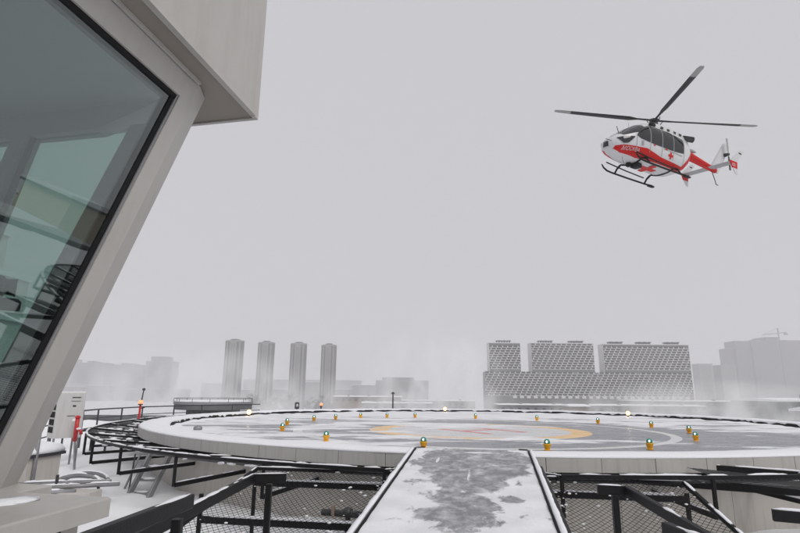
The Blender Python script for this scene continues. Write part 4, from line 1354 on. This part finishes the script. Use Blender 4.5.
# stair patterned apartment blocks on a common podium
ap = thing('patterned_apartment_complex', 'long pale apartment complex with dark stepped window pattern and three raised blocks', 'building', (211, 600, GZ))
P0, P1 = 95.5, 325.0
PZ = 23.2
blocks = [(101, 135.5, 54.4), (148.2, 217.8, 54.6), (229.2, 325.0, 54.0)]
YF = 600
parts = [(P0, P1, -4, PZ)] + [(a, b, PZ, z) for a, b, z in blocks]
for k, (a, b, z0_, z1_) in enumerate(parts):
    MB().box(a, b, YF, YF + 16, z0_ if k else GZ, z1_).build('block' if k else 'podium', M['fac_m'], ap)
    mb = MB()                                # light floor bands
    f0 = math.ceil((z0_ + 1.0) / 2.62)
    z = f0 * 2.62
    wn = MB()
    lp_ = MB()
    while z + 2.62 <= z1_ + 0.6:
        mb.box(a - 0.05, b + 0.05, YF - 0.7, YF - 0.01, z, z + 0.5)
        row = round(z / 2.62)
        ph = (row * 1.45) % 5.8
        x = a + ph - 5.8
        while x < b:
            xl, xr = max(a + 0.2, x), min(b - 0.2, x + 3.9)
            if xr - xl > 0.8 and random.random() > 0.05:
                wn.box(xl, xr, YF - 0.35, YF - 0.012, z + 0.52, z + 2.58)
            xl, xr = max(a + 0.1, x + 4.3), min(b - 0.1, x + 5.3)
            if xr - xl > 0.5:
                lp_.box(xl, xr, YF - 0.6, YF - 0.013, z + 0.55, z + 1.9)
            x += 5.8
        z += 2.62
    mb.build('floor_bands', M['fac_l'], ap, kind='stuff')
    wn.build('windows', M['fac_d'], ap, kind='stuff')
    lp_.build('facade_panels', M['fac_l'], ap, kind='stuff')
    if k:
        MB().box(a - 0.4, b + 0.4, YF - 0.9, YF + 16.4, z1_ + 0.05, z1_ + 1.0).build('cornice', M['fac_l'], ap)
        nb = 1 if k == 1 else (2 if k == 2 else 3)
        for q_ in range(nb):
            xm = a + (b - a) * (q_ + 0.5) / nb
            pt = MB()
            for e in range(6):
                pt.box(xm - 8 + e * 2.9, xm - 7.0 + e * 2.9, YF + 4, YF + 9, z1_ + 1.0, z1_ + 3.6 + 0.5 * (e % 2))
            pt.box(xm - 8.4, xm + 8.4, YF + 3, YF + 10, z1_ + 3.2, z1_ + 3.7)
            pt.build('roof_plant', M['fac_m'], ap)
        MB().box(a - 0.35, a - 0.02, YF + 0.1, YF + 16, z0_ + 0.05, z1_).build('side_wall', M['fac_l'], ap)
        MB().box(b + 0.02, b + 0.35, YF + 0.1, YF + 16, z0_ + 0.05, z1_).build('side_wall', M['fac_l'], ap)
for q_ in range(26):                          # arcade
    x = P0 + 30 + q_ * 7.6
    MB().box(x, x + 4.2, YF - 1.0, YF - 0.02, -5.2, -2.2).build('arcade_bay', M['fac_l'], ap)


def plain(name, label, cat, x0_, x1_, y0_, y1_, zt, m, group=None, rows=True, tops=()):
    k = 1.6
    x0_, x1_, y0_, y1_ = [v * k for v in (x0_, x1_, y0_, y1_)]
    zt = far(zt, k, True)
    tops = [(a * k, b * k, h * k) for a, b, h in tops]
    cx = (x0_ + x1_) / 2
    t = thing(name, label, cat, (cx, y0_, GZ), 0, group)
    MB().box(x0_, x1_, y0_, y1_, GZ - 2, zt).build('wall', M[m], t)
    MB().box(x0_ - 0.5, x1_ + 0.5, y0_ - 0.5, y1_ + 0.5, zt + 0.02, zt + 1.2).build('roof_edge', M['far_b'], t)
    for (a, b, h) in tops:
        MB().box(a, b, y0_ + 3, y1_ - 3, zt + 1.22, zt + h).build('roof_housing', M[m], t)
    if rows:
        wn = MB()
        z = GZ + 4
        while z < zt - 2:
            x = x0_ + 2
            while x < x1_ - 2:
                wn.box(x, x + 1.8, y0_ - 0.06, y0_ - 0.01, z, z + 1.6)
                x += 4
            z += 3.1
        wn.build('windows', M['fac_d'], t, kind='stuff')
    return t


G = 'hazy housing blocks at the right'
plain('apartment_block', 'hazy grey block forming the left end of the right hand cluster', 'building', 556, 566, 905, 930, 76, 'far_a', G)
plain('apartment_block', 'hazy tall block second from the left in the right hand cluster', 'building', 566.5, 592, 900, 930, 88, 'far_a', G)
plain('apartment_block', 'hazy tall block in the middle of the right hand cluster', 'building', 593, 619, 897, 930, 87.6, 'far_a', G, tops=[(598, 610, 3)])
plain('apartment_block', 'hazy tallest block of the right hand cluster, left of the crane', 'building', 620, 641, 900, 935, 95, 'far_a', G)
plain('apartment_block', 'hazy block at the right edge of the picture behind the crane', 'building', 650, 720, 910, 945, 91, 'far_a', G)
plain('apartment_block', 'hazy low pale block next to the patterned complex', 'building', 446, 466, 800, 820, 44, 'far_b', G)
plain('apartment_block', 'hazy narrow block just left of the right hand cluster', 'building', 478, 500, 800, 825, 42.5, 'far_b', G)
G = 'hazy housing blocks at the left'
plain('apartment_block', 'hazy long block at the far left beside the booth post', 'building', -640, -545, 1000, 1030, 47, 'far_a', G, tops=[(-620, -605, 7), (-580, -570, 4)])
plain('apartment_block', 'hazy lower block between the two taller ones at the left', 'building', -532, -480, 1005, 1030, 44, 'far_a', G, tops=[(-520, -510, 4), (-500, -494, 3)])
plain('apartment_block', 'hazy stepped block left of the four towers', 'building', -470, -421, 1000, 1030, 51, 'far_a', G, tops=[(-462, -432, 9)])
plain('apartment_block', 'hazy wide low block behind the four towers', 'building', -330, -80, 1150, 1180, 22, 'far_b', G)
plain('low_hall', 'hazy dark hall behind the middle of the far rim', 'building', -30, 38, 700, 740, 14, 'far_a', None, False, tops=[(-22, 20, 4.5)])

cr = thing('tower_crane', 'thin hazy tower crane above the right hand cluster', 'crane', (1034, 1448, GZ))
MB().bar([(1034, 1448, GZ), (1034, 1448, 178)], 2.6, 2.6).build('mast', M['far_a'], cr)
MB().bar([(990, 1448, 159), (1056, 1448, 166)], 2.0, 2.2).build('jib', M['far_a'], cr)
MB().bar([(1034, 1448, 178), (996, 1448, 161)], 0.8, 0.8).build('tie', M['far_a'], cr)
MB().box(1050, 1058, 1446, 1450, 159, 164.5).build('counterweight', M['far_a'], cr)

hwg = thing('stepped_hospital_wing', 'pale stepped building seen through the booth glass', 'building', (-58, 60, GZ))
for nm, a, b, y_, z in (('lower_wing', -66, -49.5, 62, 9.5), ('upper_wing', -82, -57, 66, 17.0), ('tower_wing', -96, -66, 72, 26.0)):
    w_ = MB().box(a, b, y_, y_ + 14, GZ, z).build(nm, M['fac_l'], hwg)
    MB().box(a - 0.3, b + 0.3, y_ - 0.3, y_ + 14.3, z + 0.02, z + 0.8).build('roof_edge', M['snow'], w_)
    for f in range(4):
        x = a + 1.2
        while x < b - 2:
            MB().box(x, x + 1.9, y_ - 0.05, y_ - 0.01, z - 3.0 - f * 3.6, z - 1.2 - f * 3.6).build('window', M['fac_d'], w_)
            x += 3.3
# nearer snowy roofs
LOW = [(-48, 2, 400, 425, -3.0, 'brickish', 'long low building with snowy roof left of the middle mast'), (0, 60, 430, 450, -6, 'far_a', 'low dark building with snowy roof right of the middle mast'),
       (-20, 18, 300, 315, -5.2, 'far_b', 'small pale snowy roofed building before the middle mast'), (128, 196, 350, 380, -6.6, 'far_a', 'long snowy roofed hall under the patterned complex'),
       (60, 128, 330, 345, -6.2, 'fac_m', 'low hall with white roof edge at centre right'), (180, 260, 420, 450, -4.5, 'far_a', 'long pale hall with snowy roof below the patterned complex right end'),
       (78, 87, 250, 262, -4.8, 'brickish', 'small brownish rooftop hut behind the far rim'), (86, 130, 124, 140, -0.2, 'greenish', 'green roofed wing at the right edge behind the rim'),
       (84, 130, 112, 117, -2.0, 'greenish', 'lower green step of the wing at the right edge'), (230, 330, 520, 545, -7, 'far_a', 'wide low hall far behind the right rim'),
       (66, 78, 44, 56, 2.6, 'warm', 'warm pale hall outside the frame, mirrored in the booth glass'), (50, 62, 30, 38, -1.6, 'fac_l', 'pale flat building outside the frame, mirrored low in the booth glass'),
       (80, 104, 58, 70, -0.4, 'far_b', 'grey building outside the frame, mirrored behind the warm hall in the booth glass')]
WORDS = ['first', 'second', 'third', 'fourth', 'fifth', 'sixth', 'seventh', 'eighth', 'ninth', 'tenth', 'eleventh', 'twelfth', 'thirteenth']
for i in range(13):                         # irregular low mass along the skyline
    x = -900 + i * 76 + random.uniform(-26, 26)
    w_ = random.uniform(40, 95)
    yy = 1390 + (61 * i) % 150
    LOW.append((x, x + w_, yy, yy + 26, random.uniform(-4, 24), random.choice(['far_a', 'tower', 'far_a']), 'hazy low block of the far skyline, %s counted from the left' % WORDS[i]))
for (a, b, ya, yb, zt, m, lab) in LOW:
    t = thing('low_building', lab, 'building', ((a + b) / 2, ya, GZ), 0, 'snowy low buildings beyond the rim')
    MB().box(a, b, ya, yb, GZ - 1, zt - 0.45).build('wall', M[m], t)
    MB().box(a - 0.5, b + 0.5, ya - 0.5, yb + 0.5, zt - 0.44, zt - 0.1).build('eave', M['fac_m'], t)
    mb = MB()
    n_ = 24
    rows = []
    for i in range(n_ + 1):
        x = a - 0.5 + (b - a + 1) * i / n_
        k = 0.25 * noise.noise(Vector((x * 0.2, ya, 0)))
        rows.append([(x, ya - 0.6, zt - 0.095), (x, ya - 0.6, zt + 0.25 + k), (x, (ya + yb) / 2, zt + 0.7 + k), (x, yb + 0.5, zt + 0.25 + k), (x, yb + 0.5, zt - 0.095)])
    mb.loft(rows)
    mb.build('roof_snow', M['snow'], t)
    if b - a > 12:
        for q_ in range(min(14, int((b - a) / 5))):
            x = a + 2 + q_ * (b - a - 4) / min(14, int((b - a) / 5))
            MB().box(x, x + 1.8, ya - 0.08, ya - 0.01, zt - 3.2, zt - 1.6).build('window', M['fac_d'], t)
    if b - a > 12:
        for q_ in range(3):
            x = a + (b - a) * (0.2 + 0.3 * q_)
            MB().box(x, x + 1.6, ya + 3, ya + 5, zt - 0.05, zt + 1.5).build('vent_shaft', M['far_b'], t)


# winter trees
def tree_mesh(seed):
    rnd = random.Random(seed)
    tr, cr_ = MB(), MB()
    tr.tube([(0, 0, -0.5), (0.1, 0, 4), (0, 0.1, 9), (0.1, 0, 13)], [0.32, 0.26, 0.16, 0.05], 6)
    for i in range(26):
        z = rnd.uniform(4.5, 12)
        a = rnd.uniform(0, 6.28)
        L = rnd.uniform(2.0, 4.6) * (1.15 - (z - 4) / 14)
        p = Vector((0, 0, z))
        d = Vector((math.cos(a), math.sin(a), rnd.uniform(0.35, 1.0))).normalized()
        e = p + d * L
        tr.tube([p, p + d * L * 0.5 + Vector((0, 0, 0.1)), e], [0.10, 0.06, 0.02], 4)
        for j in range(34):
            f = rnd.uniform(0.25, 1.05)
            s0 = p + d * L * f
            dd = (d + Vector((rnd.uniform(-1, 1), rnd.uniform(-1, 1), rnd.uniform(-0.4, 1)))).normalized()
            l2 = rnd.uniform(0.5, 1.7)
            s1 = s0 + dd * l2
            w = dd.cross(Vector((rnd.uniform(-1, 1), rnd.uniform(-1, 1), rnd.uniform(-1, 1)))).normalized() * 0.07
            cr_.add([s0 - w, s0 + w, s1 + w * 0.3, s1 - w * 0.3], [(0, 1, 2, 3)])
    return tr, cr_


protos = []
for k in range(3):
    tr, cr_ = tree_mesh(k + 3)
    t = thing('winter_tree', 'x', 'tree')
    tr.build('trunk', M['twig'], t, local=True)
    cr_.build('crown', M['twig'], t, local=True)
    protos.append([t, False])
TREES = []
for k in range(14):
    TREES.append((96 + k * 6.2 + random.uniform(-2, 2), 515 + random.uniform(-20, 20), random.uniform(1.25, 1.75), 'bare hazy tree before the left half of the patterned complex'))
for k in range(10):
    TREES.append((205 + k * 11 + random.uniform(-3, 3), 500 + random.uniform(-15, 25), random.uniform(1.2, 1.6), 'bare hazy tree before the right half of the patterned complex'))
for k in range(12):
    TREES.append((-150 + k * 7.5 + random.uniform(-3, 3), 540 + random.uniform(-20, 20), random.uniform(1.7, 2.35), 'bare faint tree at the feet of the four towers'))
for k in range(6):
    TREES.append((-40 + k * 9 + random.uniform(-3, 3), 470 + random.uniform(-10, 10), random.uniform(1.3, 1.7), 'bare hazy tree near the middle mast'))
ORD = ['first', 'second', 'third', 'fourth', 'fifth', 'sixth', 'seventh', 'eighth', 'ninth', 'tenth', 'eleventh', 'twelfth', 'thirteenth', 'fourteenth']
TREES.sort(key=lambda q_: (q_[3], q_[0] / q_[1]))
seen = {}
for i, (x, y, s_, lab) in enumerate(TREES):
    pr_ = protos[i % 3]
    if not pr_[1]:
        t = pr_[0]
        pr_[1] = True
    else:
        t = copy_tree(pr_[0])
    t.location = (x, y, GZ)
    t.rotation_euler = (0, 0, random.uniform(0, 6.28))
    t.scale = (s_ * 1.15, s_ * 1.15, s_)
    seen[lab] = seen.get(lab, -1) + 1
    t['label'] = lab + ', %s from the left' % ORD[seen[lab]]
    t['group'] = lab.replace('bare ', 'bare trees: ')

# ------------------------------------------------------------------ air: even haze, and snow blown up by the rotor
def volm(name, dens, col=(0.975, 0.975, 0.98), nscale=None, aniso=0.0):
    m = bpy.data.materials.new(name)
    m.use_nodes = True
    t = m.node_tree
    t.nodes.remove(t.nodes['Principled BSDF'])
    v = t.nodes.new('ShaderNodeVolumePrincipled')
    v.inputs['Color'].default_value = (*col, 1)
    v.inputs['Density'].default_value = dens
    v.inputs['Anisotropy'].default_value = aniso
    t.links.new(v.outputs[0], t.nodes['Material Output'].inputs['Volume'])
    if nscale:
        tc = t.nodes.new('ShaderNodeTexCoord')
        mp = t.nodes.new('ShaderNodeMapping')
        mp.inputs['Location'].default_value = (-1, -1, -1)
        mp.inputs['Scale'].default_value = (2, 2, 2)
        t.links.new(tc.outputs['Generated'], mp.inputs['Vector'])
        gr_ = t.nodes.new('ShaderNodeTexGradient')
        gr_.gradient_type = 'SPHERICAL'
        t.links.new(mp.outputs[0], gr_.inputs['Vector'])
        nz = t.nodes.new('ShaderNodeTexNoise')
        nz.inputs['Scale'].default_value = nscale
        nz.inputs['Detail'].default_value = 4
        nz.inputs['Distortion'].default_value = 0.6
        mp2 = t.nodes.new('ShaderNodeMapping')
        mp2.inputs['Scale'].default_value = (1.5, 1, 0.75)
        mp2.inputs['Rotation'].default_value = (0, R_(18), 0)
        t.links.new(tc.outputs['Object'], mp2.inputs['Vector'])
        t.links.new(mp2.outputs[0], nz.inputs['Vector'])
        mr = t.nodes.new('ShaderNodeMapRange')
        mr.inputs['From Min'].default_value = 0.43
        mr.inputs['From Max'].default_value = 0.64
        t.links.new(nz.outputs['Fac'], mr.inputs['Value'])
        m1 = t.nodes.new('ShaderNodeMath')
        m1.operation = 'MULTIPLY'
        t.links.new(gr_.outputs['Fac'], m1.inputs[0])
        t.links.new(mr.outputs[0], m1.inputs[1])
        m2 = t.nodes.new('ShaderNodeMath')
        m2.operation = 'MULTIPLY'
        t.links.new(m1.outputs[0], m2.inputs[0])
        m2.inputs[1].default_value = dens
        t.links.new(m2.outputs[0], v.inputs['Density'])
    return m


hz = MB().box(-2600, 2600, -2600, 2600, GZ - 6, 190).build('haze', volm('haze_air', 0.00058, (0.90, 0.897, 0.905)))
hz['kind'] = 'stuff'
PUFFS = [(-78, 190, -6, 66, 22, 24, 0.16, 'left'), (12, 190, -1, 30, 20, 26, 0.20, 'mid'), (58, 104, -4.5, 34, 16, 9, 0.34, 'right'), (-30, 150, -5, 34, 16, 12, 0.12, 'middle_left')]
for i, (x, y, z, rx, ry, rz, dn, w) in enumerate(PUFFS):
    o = MB().blob((0, 0, 0), rx, ry, rz, i, 20, 12, amp=0.0).build('snow_cloud', volm('snow_cloud_air_' + w, dn, (0.995, 0.995, 0.995), 0.075 if w != 'right' else 0.14))
    o.location = (x, y, z)
    o['kind'] = 'stuff'
